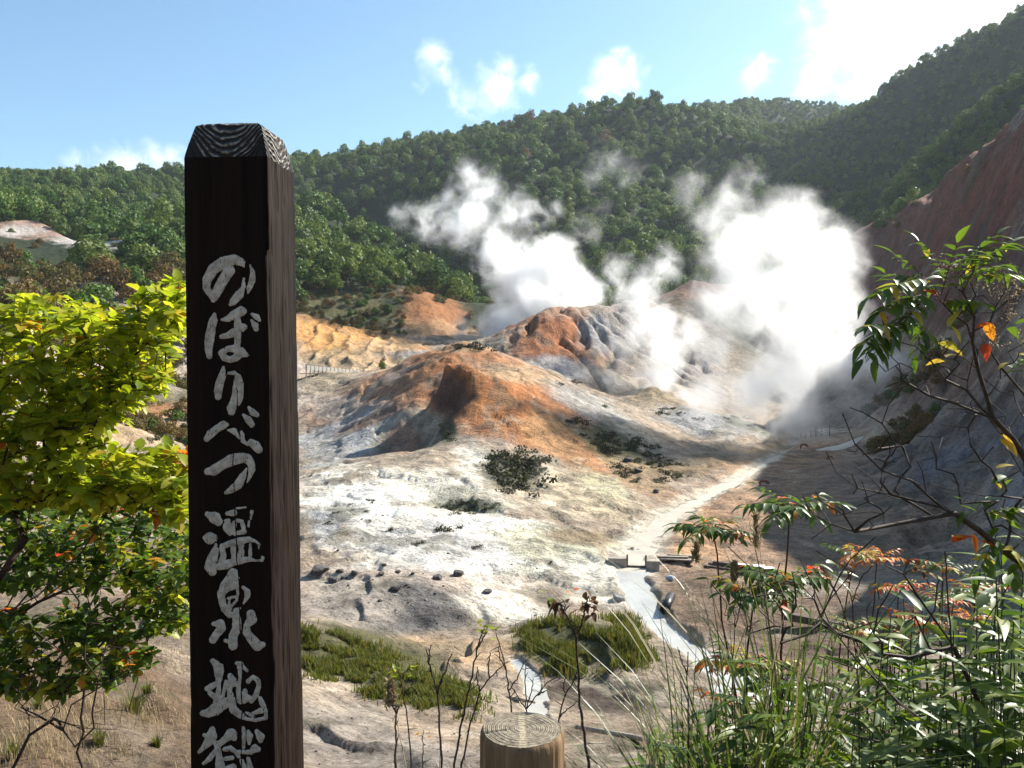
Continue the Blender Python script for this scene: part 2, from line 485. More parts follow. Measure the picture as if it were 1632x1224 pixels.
# ------------------------------------------------------------------ soil colours (minerals, sulphur, moss, some painted shade) per patch of ground
WHITE = (0.70, 0.68, 0.63); CREAM = (0.68, 0.63, 0.53); GREY = (0.30, 0.29, 0.27); DGREY = (0.15, 0.145, 0.14)
ORANGE = (0.36, 0.155, 0.06); RUST = (0.22, 0.085, 0.04); TAN = (0.42, 0.29, 0.17); BROWN = (0.15, 0.10, 0.065)
PINK = (0.42, 0.35, 0.29); SULPH = (0.46, 0.43, 0.28); MOSS = (0.075, 0.085, 0.04); DARKV = (0.03, 0.04, 0.018)
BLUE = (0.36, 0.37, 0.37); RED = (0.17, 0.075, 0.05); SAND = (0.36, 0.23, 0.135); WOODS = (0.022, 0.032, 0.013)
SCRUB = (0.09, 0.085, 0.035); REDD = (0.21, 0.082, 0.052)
PAINT = [  # px, py, rx, ry, tilt deg, colour, strength, dmin, dmax
    (300, 620, 340, 90, 0, PINK, .9, 60, 160), (200, 650, 160, 50, 0, SCRUB, .8, 60, 160), (230, 690, 110, 22, 0, TAN, .9, 60, 150),
    (270, 655, 60, 14, 0, ORANGE, .7, 80, 160),
    (150, 960, 260, 110, 0, (.17, .125, .085), .85, 16, 44), (150, 1130, 240, 150, 0, (0.135, 0.088, 0.055), .95, 6, 24), (200, 1180, 80, 50, 0, (.18, .14, .10), .7, 6, 24), (60, 1150, 90, 50, 0, (0.15, .10, .06), .6, 6, 24),
    (560, 540, 130, 45, 12, (0.50, 0.26, 0.09), 1, 138, 182), (560, 570, 70, 18, 0, MOSS, .7, 128, 160), (610, 555, 50, 20, 0, TAN, .7, 140, 180),
    (540, 490, 120, 40, 14, SCRUB, 1, 176, 230), (690, 500, 60, 50, 30, (.28, .12, .045), .95, 183, 240), (720, 530, 70, 18, 10, (.34, .2, .1), .8, 178, 225),
    (600, 580, 120, 18, 4, TAN, .7, 115, 180), (520, 610, 60, 30, 0, (.3, .24, .15), .7, 100, 140), (660, 566, 60, 8, 0, BLUE, .7, 150, 220),
    (700, 600, 190, 60, 0, ORANGE, .9, 80, 118), (600, 640, 120, 60, -20, (.33, .19, .11), .9, 85, 118), (840, 660, 150, 60, 30, ORANGE, 1, 76, 112),
    (760, 640, 120, 60, 20, (.45, .18, .06), .8, 76, 112), (900, 720, 110, 28, 30, (.44, .21, .09), .9, 70, 100), (740, 550, 50, 12, 0, (.35, .24, .13), .8, 95, 118),
    (820, 595, 90, 15, 10, TAN, .8, 90, 112), (950, 650, 90, 22, 25, GREY, .9, 88, 118), (1020, 700, 60, 16, 25, (.36, .32, .24), .8, 80, 110),
    (880, 700, 70, 30, 30, (.50, .30, .14), .6, 74, 95), (720, 590, 45, 12, 0, (.42, .15, .05), .8, 84, 100), (560, 690, 110, 45, -15, BLUE, .95, 70, 100),
    (650, 690, 70, 40, -15, (.34, .30, .22), .8, 70, 100), (520, 720, 50, 30, 0, GREY, .8, 70, 100), (600, 665, 70, 10, -25, RUST, .7, 80, 100),
    (640, 700, 30, 40, 30, RUST, .6, 75, 95), (540, 650, 40, 25, 0, (.4, .36, .3), .7, 95, 118),
    (640, 790, 190, 60, 0, CREAM, 1, 46, 74), (560, 800, 90, 45, 0, WHITE, 1, 44, 72), (760, 740, 60, 40, 30, CREAM, .9, 60, 80), (880, 780, 110, 50, 15, (.54, .45, .33), 1, 56, 76),
    (760, 880, 260, 60, 5, WHITE, .95, 38, 58), (900, 870, 110, 30, 8, SULPH, .75, 40, 58), (650, 870, 140, 40, 0, (.44, .42, .38), .6, 38, 56), (880, 920, 90, 25, 0, SULPH, .5, 38, 50),
    (730, 790, 60, 18, 5, MOSS, .5, 50, 70), (540, 815, 50, 22, -10, (.2, .2, .15), .7, 46, 62), (520, 840, 36, 36, 0, BLUE, .8, 44, 60),
    (700, 930, 240, 24, 2, PINK, .8, 34, 44), (650, 970, 130, 50, 0, (0.13, 0.12, 0.112), 1, 30, 40), (560, 960, 80, 45, 0, (.30, .26, .22), .8, 31, 40),
    (800, 960, 90, 35, 10, CREAM, .9, 33, 42), (940, 930, 80, 40, 20, CREAM, .9, 36, 46), (760, 1040, 150, 30, 5, TAN, .8, 24, 34),
    (600, 1060, 160, 60, 18, SCRUB, 1, 18, 32), (600, 1180, 200, 70, 14, (.245, .21, .175), 1, 8, 24), (700, 1160, 110, 30, 10, (.29, .22, .155), .8, 12, 24),
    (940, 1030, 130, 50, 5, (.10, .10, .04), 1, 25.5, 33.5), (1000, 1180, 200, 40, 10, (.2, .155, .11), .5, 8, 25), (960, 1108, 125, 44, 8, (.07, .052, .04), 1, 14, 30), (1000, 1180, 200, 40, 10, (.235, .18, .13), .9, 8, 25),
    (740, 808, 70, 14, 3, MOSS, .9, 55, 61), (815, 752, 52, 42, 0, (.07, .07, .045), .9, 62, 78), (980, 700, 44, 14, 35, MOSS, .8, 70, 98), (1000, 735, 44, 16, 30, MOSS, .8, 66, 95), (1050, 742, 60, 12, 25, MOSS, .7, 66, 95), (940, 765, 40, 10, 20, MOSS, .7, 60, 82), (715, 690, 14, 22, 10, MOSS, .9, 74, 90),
    (715, 625, 38, 42, 0, (.075, .045, .04), .9, 86, 102),  # round cast shadow on the mound's left face, painted into the ground colour
    (960, 800, 90, 40, 25, (.40, .33, .22), .7, 56, 76), (980, 720, 70, 22, 30, (.12, .12, .05), .8, 68, 98), (1020, 760, 60, 25, 25, (.30, .21, .12), .9, 66, 92), (930, 855, 60, 14, 5, (.2, .15, .09), .9, 44, 58),
    (960, 770, 50, 16, 30, SULPH, .7, 62, 82), (1120, 740, 90, 20, -5, (.23, .16, .09), .9, 70, 104), (1130, 675, 110, 26, 8, (.28, .28, .28), 1, 98, 125), (1040, 630, 40, 25, 0, (.28, .22, .14), .9, 126, 142),
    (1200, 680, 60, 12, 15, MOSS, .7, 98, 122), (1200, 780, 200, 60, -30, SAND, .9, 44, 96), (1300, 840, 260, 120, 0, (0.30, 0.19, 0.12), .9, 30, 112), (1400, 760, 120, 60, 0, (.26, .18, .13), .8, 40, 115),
    (1250, 700, 90, 12, -25, TAN, .8, 84, 122), (1110, 850, 50, 60, -45, (.46, .28, .15), .8, 46, 66), (1120, 970, 90, 70, 0, (.15, .098, .062), .85, 28, 44), (1290, 1010, 230, 90, 0, (.14, .092, .062), .9, 22, 46),  # last patch: dark brown soil, with the flat's shade put into its colour
    (880, 540, 75, 62, 0, (.33, .13, .055), 1, 132, 174), (940, 555, 40, 45, 0, (.24, .12, .07), .9, 132, 172), (990, 520, 40, 40, 0, (.2, .13, .1), .7, 140, 185), (960, 530, 40, 40, 0, (.26, .27, .28), .9, 138, 176), (900, 495, 50, 14, 0, (.3, .2, .14), .7, 148, 176),
    (870, 590, 80, 22, 0, BLUE, .8, 126, 150), (1000, 520, 60, 50, 0, (.3, .28, .27), .8, 140, 200), (1100, 450, 90, 40, 0, (.18, .10, .07), .9, 190, 300), (1050, 560, 120, 60, 0, (.24, .22, .21), .8, 150, 230),
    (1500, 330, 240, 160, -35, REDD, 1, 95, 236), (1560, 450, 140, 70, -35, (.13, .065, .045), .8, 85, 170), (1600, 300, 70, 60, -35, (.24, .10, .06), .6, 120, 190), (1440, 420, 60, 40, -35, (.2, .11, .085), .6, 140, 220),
    (1560, 700, 160, 80, -20, (.17, .145, .13), 1, 46, 100), (1500, 740, 60, 18, -35, (.2, .2, .21), .7, 46, 100), (1580, 640, 80, 16, -35, (.07, .05, .04), .8, 46, 120), (1600, 700, 60, 12, -35, (.22, .22, .23), .7, 46, 100), (1540, 560, 90, 14, -38, (.075, .042, .03), .8, 60, 140), (1620, 780, 60, 40, 0, (.22, .23, .25), .6, 44, 70), (1500, 600, 120, 60, -30, (.20, .125, .09), .9, 80, 140), (1440, 640, 80, 40, 0, (.2, .15, .12), .8, 80, 130),
    (160, 375, 90, 22, 0, (.45, .42, .38), 1, 205, 262), (60, 362, 80, 20, 0, (.30, .20, .15), 1, 205, 262), (230, 365, 40, 10, 0, (.38, .30, .16), .8, 225, 262), (30, 368, 40, 10, 0, (.42, .39, .36), .8, 205, 250),
]

def soil(x, y, z):
    px, py = project(x, y, z); r = np.hypot(x, y)
    n = len(x); C = np.empty((n, 3)); C[:] = (0.30, 0.24, 0.18)
    n1 = fbm(x / 14, y / 14, 4, .55); n2 = fbm(x / 3.1 + 7, y / 3.1, 4, .6)
    near = 1 - sstep(8, 14, r)
    C = C * (1 - near[:, None]) + np.array((0.13, 0.095, 0.055)) * near[:, None]
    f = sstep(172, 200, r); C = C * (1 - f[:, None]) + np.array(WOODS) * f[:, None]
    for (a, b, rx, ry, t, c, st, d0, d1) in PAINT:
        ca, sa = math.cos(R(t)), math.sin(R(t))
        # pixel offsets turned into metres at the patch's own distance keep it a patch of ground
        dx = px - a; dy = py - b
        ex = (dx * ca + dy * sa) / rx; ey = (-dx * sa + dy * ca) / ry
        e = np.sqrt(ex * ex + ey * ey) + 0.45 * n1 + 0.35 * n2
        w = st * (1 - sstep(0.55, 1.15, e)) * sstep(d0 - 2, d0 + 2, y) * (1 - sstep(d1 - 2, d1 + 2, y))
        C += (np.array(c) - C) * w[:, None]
    for C_, dep, kd in SPATH:
        d, _ = stream_dist(x, y, C_)
        d = d + .5 * n2
        w = (1 - sstep(.75, 1.5, d)) * (.85 if kd < 3 else .6)
        C += (np.array((.52, .47, .38) if kd < 3 else (.45, .40, .32)) - C) * w[:, None]
    # streaks and crusts
    v = fbm(x / 1.1 + 31, y / 1.1, 4, .62); s2 = fbm(x / 4 + 3, y / 4 + 5, 3, .5)
    lum = 1 + 0.42 * v + 0.25 * s2
    mud = sstep(0.24, 0.36, fbm(x / 6 + 90, y / 6 + 4, 4, .6)) * (1 - f) * (1 - near)
    C = C * (1 - 0.55 * mud[:, None]) + np.array((0.12, .105, .07)) * 0.55 * mud[:, None]
    hi = sstep(0.3, 0.55, fbm(x / 5 - 50, y / 5 + 60, 4, .6)) * (1 - f) * (1 - near) * (r < 125)
    C = C * (1 - 0.3 * hi[:, None]) + np.array((.5, .46, .36)) * 0.3 * hi[:, None]
    return np.clip(C * lum[:, None], 0.008, 0.8)

# ------------------------------------------------------------------ terrain mesh (fan of rings, finest where the valley lies)
tin = np.linspace(R(-37.5), R(37.5), 720)
tout = np.linspace(R(37.5), R(322.5), 90)[1:-1]
th = np.concatenate([tin, tout]); nth = len(th)
lr = np.concatenate([np.linspace(math.log(0.7), math.log(9), 110, endpoint=False), np.linspace(math.log(9), math.log(250), 560, endpoint=False),
                     np.linspace(math.log(250), math.log(800), 170, endpoint=False), np.linspace(math.log(800), math.log(1700), 24)])
rr = np.exp(lr); nr = len(rr)
GX = (rr[:, None] * np.sin(th)[None]).ravel(); GY = (rr[:, None] * np.cos(th)[None]).ravel()
GZ = height(GX, GY)
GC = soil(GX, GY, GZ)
_i = np.arange(nr - 1)[:, None]; _j = np.arange(nth)[None]; _k = (_j + 1) % nth
GQ = np.stack([_i * nth + _j, (_i + 1) * nth + _j, (_i + 1) * nth + _k, _i * nth + _k], -1).reshape(-1, 4)
gpx, gpy = project(GX, GY, GZ)
fx = gpx[GQ].mean(1); fy = gpy[GQ].mean(1); fd = GY[GQ].mean(1); fr = np.hypot(GX, GY)[GQ].mean(1)
fu = GX[GQ].mean(1) / np.maximum(fd, 1e-3)
REG = np.zeros(len(GQ), int)                       # 0 ground
REG[fr > 180] = 1                                  # 1 wooded hills
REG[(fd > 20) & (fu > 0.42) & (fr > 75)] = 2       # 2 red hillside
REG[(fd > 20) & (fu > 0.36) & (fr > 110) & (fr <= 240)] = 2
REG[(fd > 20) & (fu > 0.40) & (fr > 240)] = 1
REG[(((fx - 750) / 290) ** 2 + ((fy - 640) / 105) ** 2 < 1) & (fd > 77) & (fd < 116)] = 3      # 3 orange mound
REG[(((GX[GQ].mean(1) - GUL[0]) / 26) ** 2 + ((fd - GUL[1] + 2) / 27) ** 2 < 1) & (fd > 136)] = 4  # 4 gullied mound

m_soil, nt, out = new_mat('mineral_soil'); g = NT(nt)
att = g.n('ShaderNodeAttribute'); att.attribute_name = 'soil'
geo = g.n('ShaderNodeNewGeometry')
n_a = g.noise(geo.outputs['Position'], 0.9, 8, 0.65)
n_b = g.noise(geo.outputs['Position'], 5.0, 7, 0.72)
vor = g.n('ShaderNodeTexVoronoi'); vor.inputs['Scale'].default_value = 1.6; g.l(geo.outputs['Position'], vor.inputs['Vector'])
vc = g.n('ShaderNodeTexVoronoi', feature='DISTANCE_TO_EDGE'); vc.inputs['Scale'].default_value = 0.5; g.l(geo.outputs['Position'], vc.inputs['Vector'])
val = g.ramp(n_a, [(0.25, (0.55, 0.55, 0.55)), (0.5, (1, 1, 1)), (0.75, (1.25, 1.22, 1.18))])
c1 = g.mix(1.0, att.outputs['Color'], val, 'MULTIPLY')
val2 = g.ramp(n_b, [(0.36, (0.50, 0.47, 0.44)), (0.5, (0.95, 0.95, 0.95)), (0.64, (1.14, 1.14, 1.14))])
c2 = g.mix(1.0, c1, val2, 'MULTIPLY')
peb = g.ramp(vor.outputs['Distance'], [(0.06, (0.35, 0.33, 0.3)), (0.14, (1, 1, 1))])
c3 = g.mix(0.7, c2, g.mix(1.0, c2, peb, 'MULTIPLY'))
b = g.n('ShaderNodeBsdfPrincipled'); b.inputs['Roughness'].default_value = 0.93; b.inputs['Specular IOR Level'].default_value = 0.2
g.l(c3, b.inputs['Base Color'])
n_c = g.noise(geo.outputs['Position'], 0.22, 9, 0.68, 1.2)
cr = g.ramp(vc.outputs['Distance'], [(0.0, (0, 0, 0)), (0.10, (1, 1, 1))])
bm0 = g.bump(n_c, 1.6, 0.6); bm1 = g.bump(n_a, 0.5, 0.6, bm0); bmp = g.bump(peb, -0.12, 0.5, bm1); bm2 = g.bump(n_b, 0.12, 0.6, bmp)
g.l(bm2, b.inputs['Normal']); g.l(b.outputs[0], out.inputs[0])

GVN = None
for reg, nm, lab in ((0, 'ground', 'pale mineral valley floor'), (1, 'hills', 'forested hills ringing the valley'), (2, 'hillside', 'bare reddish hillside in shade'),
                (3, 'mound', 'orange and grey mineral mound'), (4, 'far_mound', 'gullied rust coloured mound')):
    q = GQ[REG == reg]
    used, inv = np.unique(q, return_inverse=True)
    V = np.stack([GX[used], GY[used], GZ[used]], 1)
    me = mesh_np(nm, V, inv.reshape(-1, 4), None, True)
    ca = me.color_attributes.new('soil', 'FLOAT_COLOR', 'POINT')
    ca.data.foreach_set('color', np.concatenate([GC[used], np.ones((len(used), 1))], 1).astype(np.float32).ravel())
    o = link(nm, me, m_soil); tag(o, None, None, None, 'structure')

# ------------------------------------------------------------------ woods on the hills
m_bark = simple_mat('bark', (0.05, 0.04, 0.03), (0.12, 0.10, 0.08), 12, 0.9, 0.02)
m_green = leaf_mat('broadleaf_foliage', [(0.038, 0.085, 0.02), (0.07, 0.135, 0.025), (0.10, 0.17, 0.028), (0.17, 0.205, 0.04), (0.055, 0.115, 0.03), (0.125, 0.145, 0.04)], 0.33, 0.6, 0.2, True)
m_autumn = leaf_mat('turning_foliage', [(0.085, 0.095, 0.025), (0.12, 0.105, 0.032), (0.15, 0.105, 0.03), (0.16, 0.085, 0.028), (0.10, 0.115, 0.03)], 0.35, 0.6, 0.2, True)

def crown_mesh(name, seed, n=760, leaf=0.46, loose=0.0):
    """A broadleaf crown about 9 m across: leaf clumps over several lobes, gaps between them."""
    q = np.random.default_rng(seed)
    lobes = [(0, 0, 7.4, 2.6)]
    k = q.integers(6, 9)
    for i in range(k):
        a = 2 * np.pi * i / k + q.uniform(-.4, .4); rr_ = q.uniform(1.6, 2.9)
        lobes.append((rr_ * np.cos(a), rr_ * np.sin(a), q.uniform(4.2, 6.9), q.uniform(1.4, 2.2)))
    for i in range(3):
        lobes.append((q.uniform(-1.5, 1.5), q.uniform(-1.5, 1.5), q.uniform(7.5, 9.2), q.uniform(1.0, 1.6)))
    lobes = np.array(lobes)
    p = lobes[:, 3] ** 2; p /= p.sum()
    li = q.choice(len(lobes), n, p=p)
    d = q.normal(size=(n, 3)); d[:, 2] = np.abs(d[:, 2]) * 1.0 - 0.35; d /= np.linalg.norm(d, axis=1)[:, None]
    c = lobes[li, :3] + d * (lobes[li, 3] * q.uniform(0.72, 1.1 + loose, n))[:, None]
    nrm = d + q.normal(size=(n, 3)) * 0.55; nrm /= np.linalg.norm(nrm, axis=1)[:, None]
    t = np.cross(nrm, q.normal(size=(n, 3))); t /= np.linalg.norm(t, axis=1)[:, None]
    bb = np.cross(nrm, t)
    s = leaf * q.uniform(0.55, 1.25, n)[:, None]
    V = np.stack([c - t * s, c - bb * s * .7 + nrm * s * .15, c + t * s, c + bb * s * .7 - nrm * s * .2], 1).reshape(-1, 3)
    return mesh_np(name, V, np.arange(n * 4).reshape(-1, 4), None, False)

def trunk_mesh(name, seed):
    q = np.random.default_rng(seed); mb = MB()
    mb.tube([(0, 0, -1.0), (0.05, 0, 1.5), (0.15, 0.1, 3.4), (0.1, 0.2, 6.5)], [0.26, 0.2, 0.16, 0.05], 6)
    for i in range(4):
        a = q.uniform(0, 6.28); h = q.uniform(2.2, 4.2)
        mb.tube([(0.1, 0.05, h), (1.0 * math.cos(a), 1.0 * math.sin(a), h + 1.0), (2.1 * math.cos(a), 2.1 * math.sin(a), h + 2.4)], [0.1, 0.07, 0.03], 5)
    return mb.mesh(name, True)

CROWNS = [crown_mesh('crown', 20 + i) for i in range(5)]
ACROWNS = [crown_mesh('crown', 40 + i, 620, 0.44, 0.15) for i in range(3)]
TRUNKS = [trunk_mesh('trunk', 60 + i) for i in range(3)]
for me in CROWNS: me.materials.append(m_green)
for me in ACROWNS: me.materials.append(m_autumn)
for me in TRUNKS: me.materials.append(m_bark)

SG = (GZ / np.maximum(np.hypot(GX, GY), 1e-3)).reshape(nr, nth)
CMX = np.maximum.accumulate(SG, axis=0)

def seen(x, y, z, lift):
    """True where something of that height would rise over the ground in front of it."""
    r = np.hypot(x, y); t = np.arctan2(x, y)
    ti = np.clip(np.searchsorted(tin, t), 0, len(tin) - 1); ri = np.clip(np.searchsorted(rr, r * 0.985) - 1, 0, nr - 1)
    return ((z + lift) / r > CMX[ri, ti] - 0.001) & (t > tin[0]) & (t < tin[-1])

def woodland():
    q = np.random.default_rng(11)
    L = []
    r = 95.0
    while r < 1050:
        step = 4.6 + 0.0045 * r
        t = np.arange(R(-36), R(36), step / r)
        tt = t + q.uniform(-.5, .5, len(t)) * step / r; r2 = r + q.uniform(-.5, .5, len(t)) * step
        L.append(np.stack([r2 * np.sin(tt), r2 * np.cos(tt)], 1)); r += step
    r = 236.0; n_big = sum(len(a) for a in L)
    while r < 900:                                   # the steep right ridges and the farthest summit carry smaller, closer trees
        step = 3.1 + 0.0022 * r
        t = np.arange(R(12), R(36), step / r)
        tt = t + q.uniform(-.5, .5, len(t)) * step / r; r2 = r + q.uniform(-.5, .5, len(t)) * step
        L.append(np.stack([r2 * np.sin(tt), r2 * np.cos(tt)], 1)); r += step
    P_ = np.vstack(L); x, y = P_[:, 0], P_[:, 1]; small = np.arange(len(x)) >= n_big
    z = height(x, y); px, py = project(x, y, z); rad = np.hypot(x, y)
    n1 = fbm(x / 30, y / 30, 3)
    keep = (rad > 186) & ~((px > 1350) & (rad < 236)) & ~((px > 470) & (px < 520) & (rad < 190))
    keep &= ~((px > 640 - 30 * n1) & (px < 780) & (rad < 236))             # orange gully and the steam hollow
    keep &= ~((px > 740) & (px < 1400) & (rad < 265))
    keep &= ~((px < 255 + 30 * n1) & (rad > 212) & (rad < 262) & (py > 352) & (py < 420))     # pale scar
    keep &= ~((px < 120) & (rad > 195) & (rad < 245) & (py > 345))
    keep &= ~((px > 470) & (px < 660) & (rad < 205 + 8 * n1))
    left = (px < 330) & (rad > 100) & (rad < 200) & (py < 600 + 40 * n1)
    keep |= left
    keep &= ~small | ((px > 1205) & (rad > 236)) | ((rad > 590) & (px > 1080))
    xr = q.uniform(0, 1, len(x))
    h = np.where(left & (rad < 150), 0.45, 0.8) * (0.62 + 0.75 * xr ** 1.6)
    h = np.where(left & (rad >= 150), h * .68, h)
    h = np.where((px > 1000) & (rad > 236) & (px > 1210), h * 0.55, h)
    h = np.where(small, h * .8, h)
    vis = seen(x, y, z, 9 * h)
    k = keep & vis & (px > -60) & (px < 1700)
    return x[k], y[k], z[k], h[k], px[k], py[k], rad[k], left[k]

WX, WY, WZ, WH, WPX, WPY, WR, WLEFT = woodland()
# low scrub on the slope over the orange cliff and the banks: same crowns, very small, part of the mass
def scrubland():
    q = np.random.default_rng(5); n = 7500
    t = q.uniform(R(-36), R(34), n); r = np.exp(q.uniform(math.log(95), math.log(262), n))
    x, y = r * np.sin(t), r * np.cos(t); z = height(x, y); px, py = project(x, y, z)
    n1 = fbm(x / 14, y / 14, 3)
    ok = ((px > 430) & (px < 650) & (r > 178) & (r < 212) & (py > 455)) | ((px < 310) & (r > 96) & (r < 150) & (n1 > 0.02)) | ((px > 650) & (px < 790) & (r > 195) & (r < 240) & (n1 > 0.1)) \
        | ((px < 260) & (r > 205) & (r < 262) & (n1 > 0.16)) | ((px > 480) & (px < 620) & (r > 128) & (r < 152) & (n1 > 0.3) & (py > 575))
    ok |= (px > 1380) & (r > 90) & (r < 232) & (n1 > 0.30)
    ok &= seen(x, y, z, 1.0)
    return x[ok], y[ok], z[ok], q.uniform(.12, .26, ok.sum())
BX, BY, BZ, BH = scrubland()

ordr = np.argsort(-(WH / WR) * np.where(WLEFT, 1.0, 1.0))
N_IND = 270
q = np.random.default_rng(99)
made = 0
for i in ordr[:N_IND]:
    aut = bool(WLEFT[i]) and (q.uniform() < 0.72)
    if WLEFT[i]:
        if aut: lab, grp = 'tree turning rusty brown on the near slope below the pale scar', 'rusty trees of the near slope'
        else: lab, grp = 'tree still green among rusty ones on the near slope below the pale scar', 'green trees of the near slope'
    elif WPX[i] < 300: lab, grp = 'dark green broadleaf tree in the wood behind and around the pale scar', 'trees round the pale scar'
    elif WPX[i] < 800: lab, grp = 'rounded green tree in the sunlit wood of the spur above the orange cliff', 'trees of the sunlit spur'
    elif WPX[i] < 1215: lab, grp = 'broadleaf tree low on the wooded hill behind the rising steam', 'trees behind the steam'
    else: lab, grp = 'tree of the shaded wood above the bare reddish hillside', 'trees above the red hillside'
    o = empty('broadleaf_tree', (WX[i], WY[i], WZ[i] - 1.2 * WH[i]), q.uniform(0, 6.28), lab, 'tree', grp)
    s = WH[i] * q.uniform(.95, 1.15); o.scale = (s * q.uniform(.75, 1.3), s * q.uniform(.75, 1.3), s * q.uniform(.8, 1.2))
    c = link('crown', (ACROWNS[q.integers(3)] if aut else CROWNS[q.integers(5)]), None, o)
    link('trunk', TRUNKS[q.integers(3)], None, o)

rest = ordr[N_IND:]
FX = np.concatenate([WX[rest], BX]); FY = np.concatenate([WY[rest], BY]); FZ = np.concatenate([WZ[rest] - 1.6 * WH[rest], BZ - 3.2 * BH])
FS = np.concatenate([WH[rest], BH]); nf = len(FX)
kind = q.integers(0, 5, nf)
au = np.concatenate([WLEFT[rest] & (q.uniform(size=len(rest)) < .6), q.uniform(size=len(BX)) < .75])
far_warm = (q.uniform(size=nf) < 0.03) & (np.abs(FX) < 60)
kind = np.where(au | far_warm, 5 + q.integers(0, 3, nf), kind)
me = bpy.data.meshes.new('forest'); me.vertices.add(nf)
me.vertices.foreach_set('co', np.stack([FX, FY, FZ], 1).astype(np.float32).ravel())
for nm_, ty, dat in (('kind', 'INT', kind.astype(np.int32)), ('turn', 'FLOAT', q.uniform(0, 6.28, nf).astype(np.float32))):
    a = me.attributes.new(nm_, ty, 'POINT'); a.data.foreach_set('value', dat)
sv = FS[:, None] * np.stack([q.uniform(.75, 1.3, nf), q.uniform(.75, 1.3, nf), q.uniform(.75, 1.25, nf)], 1)
a = me.attributes.new('size', 'FLOAT_VECTOR', 'POINT'); a.data.foreach_set('vector', sv.astype(np.float32).ravel())
me.update()
forest = link('forest', me, m_green)
tag(forest, 'dense green broadleaf forest covering the hills behind the valley', 'forest', None, 'stuff')
ng = bpy.data.node_groups.new('forest_points', 'GeometryNodeTree')
ng.interface.new_socket('Geometry', in_out='INPUT', socket_type='NodeSocketGeometry')
ng.interface.new_socket('Geometry', in_out='OUTPUT', socket_type='NodeSocketGeometry')
gi = ng.nodes.new('NodeGroupInput'); go = ng.nodes.new('NodeGroupOutput')
join = ng.nodes.new('GeometryNodeJoinGeometry')
def nattr(nm_, ty):
    a = ng.nodes.new('GeometryNodeInputNamedAttribute'); a.data_type = ty; a.inputs['Name'].default_value = nm_; return a.outputs[0]
ksock, ssock, tsock = nattr('kind', 'INT'), nattr('size', 'FLOAT_VECTOR'), nattr('turn', 'FLOAT')
cx_ = ng.nodes.new('ShaderNodeCombineXYZ'); ng.links.new(tsock, cx_.inputs[2])
firsts = {}
for o in COL.objects:
    if o.parent is not None and o.data in CROWNS + ACROWNS and o.data.name not in firsts: firsts[o.data.name] = o
for i, cm in enumerate(CROWNS + ACROWNS):
    if cm.name not in firsts: continue
    oi = ng.nodes.new('GeometryNodeObjectInfo'); oi.transform_space = 'ORIGINAL'; oi.inputs['Object'].default_value = firsts[cm.name]
    cmp_ = ng.nodes.new('FunctionNodeCompare'); cmp_.data_type = 'INT'; cmp_.operation = 'EQUAL'
    ia = [s for s in cmp_.inputs if s.type == 'INT']
    ng.links.new(ksock, ia[0]); ia[1].default_value = i
    ip = ng.nodes.new('GeometryNodeInstanceOnPoints')
    ng.links.new(gi.outputs[0], ip.inputs['Points']); ng.links.new(cmp_.outputs[0], ip.inputs['Selection'])
    ng.links.new(oi.outputs['Geometry'], ip.inputs['Instance']); ng.links.new(cx_.outputs[0], ip.inputs['Rotation']); ng.links.new(ssock, ip.inputs['Scale'])
    ng.links.new(ip.outputs[0], join.inputs[0])
ng.links.new(join.outputs[0], go.inputs[0])
md = forest.modifiers.new('points', 'NODES'); md.node_group = ng
print('trees', len(WX), 'scrub', len(BX))

# ------------------------------------------------------------------ the carved sign post
PD = 2.30                                        # its distance
PW = 0.244                                       # face width
u0, _ = ray_us(391, 700)
PYAW = R(-4.0)
pc = np.array([u0 * (PD + .1), PD + .1])
post = empty('wooden_sign_post', (pc[0], pc[1], -1.66), PYAW, 'dark squared wooden post with white carved Japanese lettering', 'sign post')
PTOP = float(at(392, 190, PD)[2]) + 1.66
PSH = float(at(392, 252, PD)[2]) + 1.66          # shoulder of the bevelled head

def wood_grain_mat(name, dark, light, scale, bump):
    m, nt, out = new_mat(name); g = NT(nt)
    tc = g.n('ShaderNodeTexCoord'); mp = g.n('ShaderNodeMapping'); mp.inputs['Scale'].default_value = (1, 1, 0.045)
    g.l(tc.outputs['Object'], mp.inputs['Vector'])
    f1 = g.noise(mp.outputs[0], scale, 5, 0.6, 0.6); f2 = g.noise(mp.outputs[0], scale * 4, 3, 0.6)
    f = g.math('ADD', g.math('MULTIPLY', f1, .7), g.math('MULTIPLY', f2, .3))
    col = g.ramp(f, [(0.32, dark), (0.5, [(a + b_) / 2 for a, b_ in zip(dark, light)]), (0.68, light)])
    b = g.n('ShaderNodeBsdfPrincipled'); b.inputs['Roughness'].default_value = 0.8; b.inputs['Specular IOR Level'].default_value = 0.12
    g.l(col, b.inputs['Base Color']); g.l(g.bump(f, bump, 1.0), b.inputs['Normal']); g.l(b.outputs[0], out.inputs[0]); return m

m_post = wood_grain_mat('dark_stained_wood', (0.004, 0.0024, 0.0017), (0.017, 0.0085, 0.0048), 17, 0.018)
m_cut, nt, out = new_mat('weathered_end_grain'); g = NT(nt)
tc = g.n('ShaderNodeTexCoord')
sep = g.n('ShaderNodeSeparateXYZ'); g.l(tc.outputs['Object'], sep.inputs[0])
wob = g.noise(tc.outputs['Object'], 9, 2, .5)
rad_ = g.math('SQRT', g.math('ADD', g.math('MULTIPLY', sep.outputs[0], sep.outputs[0]), g.math('MULTIPLY', sep.outputs[1], sep.outputs[1])))
ring = g.math('SINE', g.math('ADD', g.math('MULTIPLY', rad_, 560.0), g.math('MULTIPLY', wob, 5.0)))
blot = g.noise(tc.outputs['Object'], 30, 4, .6)
rr2 = g.math('ADD', g.math('MULTIPLY', ring, 0.5), g.math('MULTIPLY', blot, 0.9))
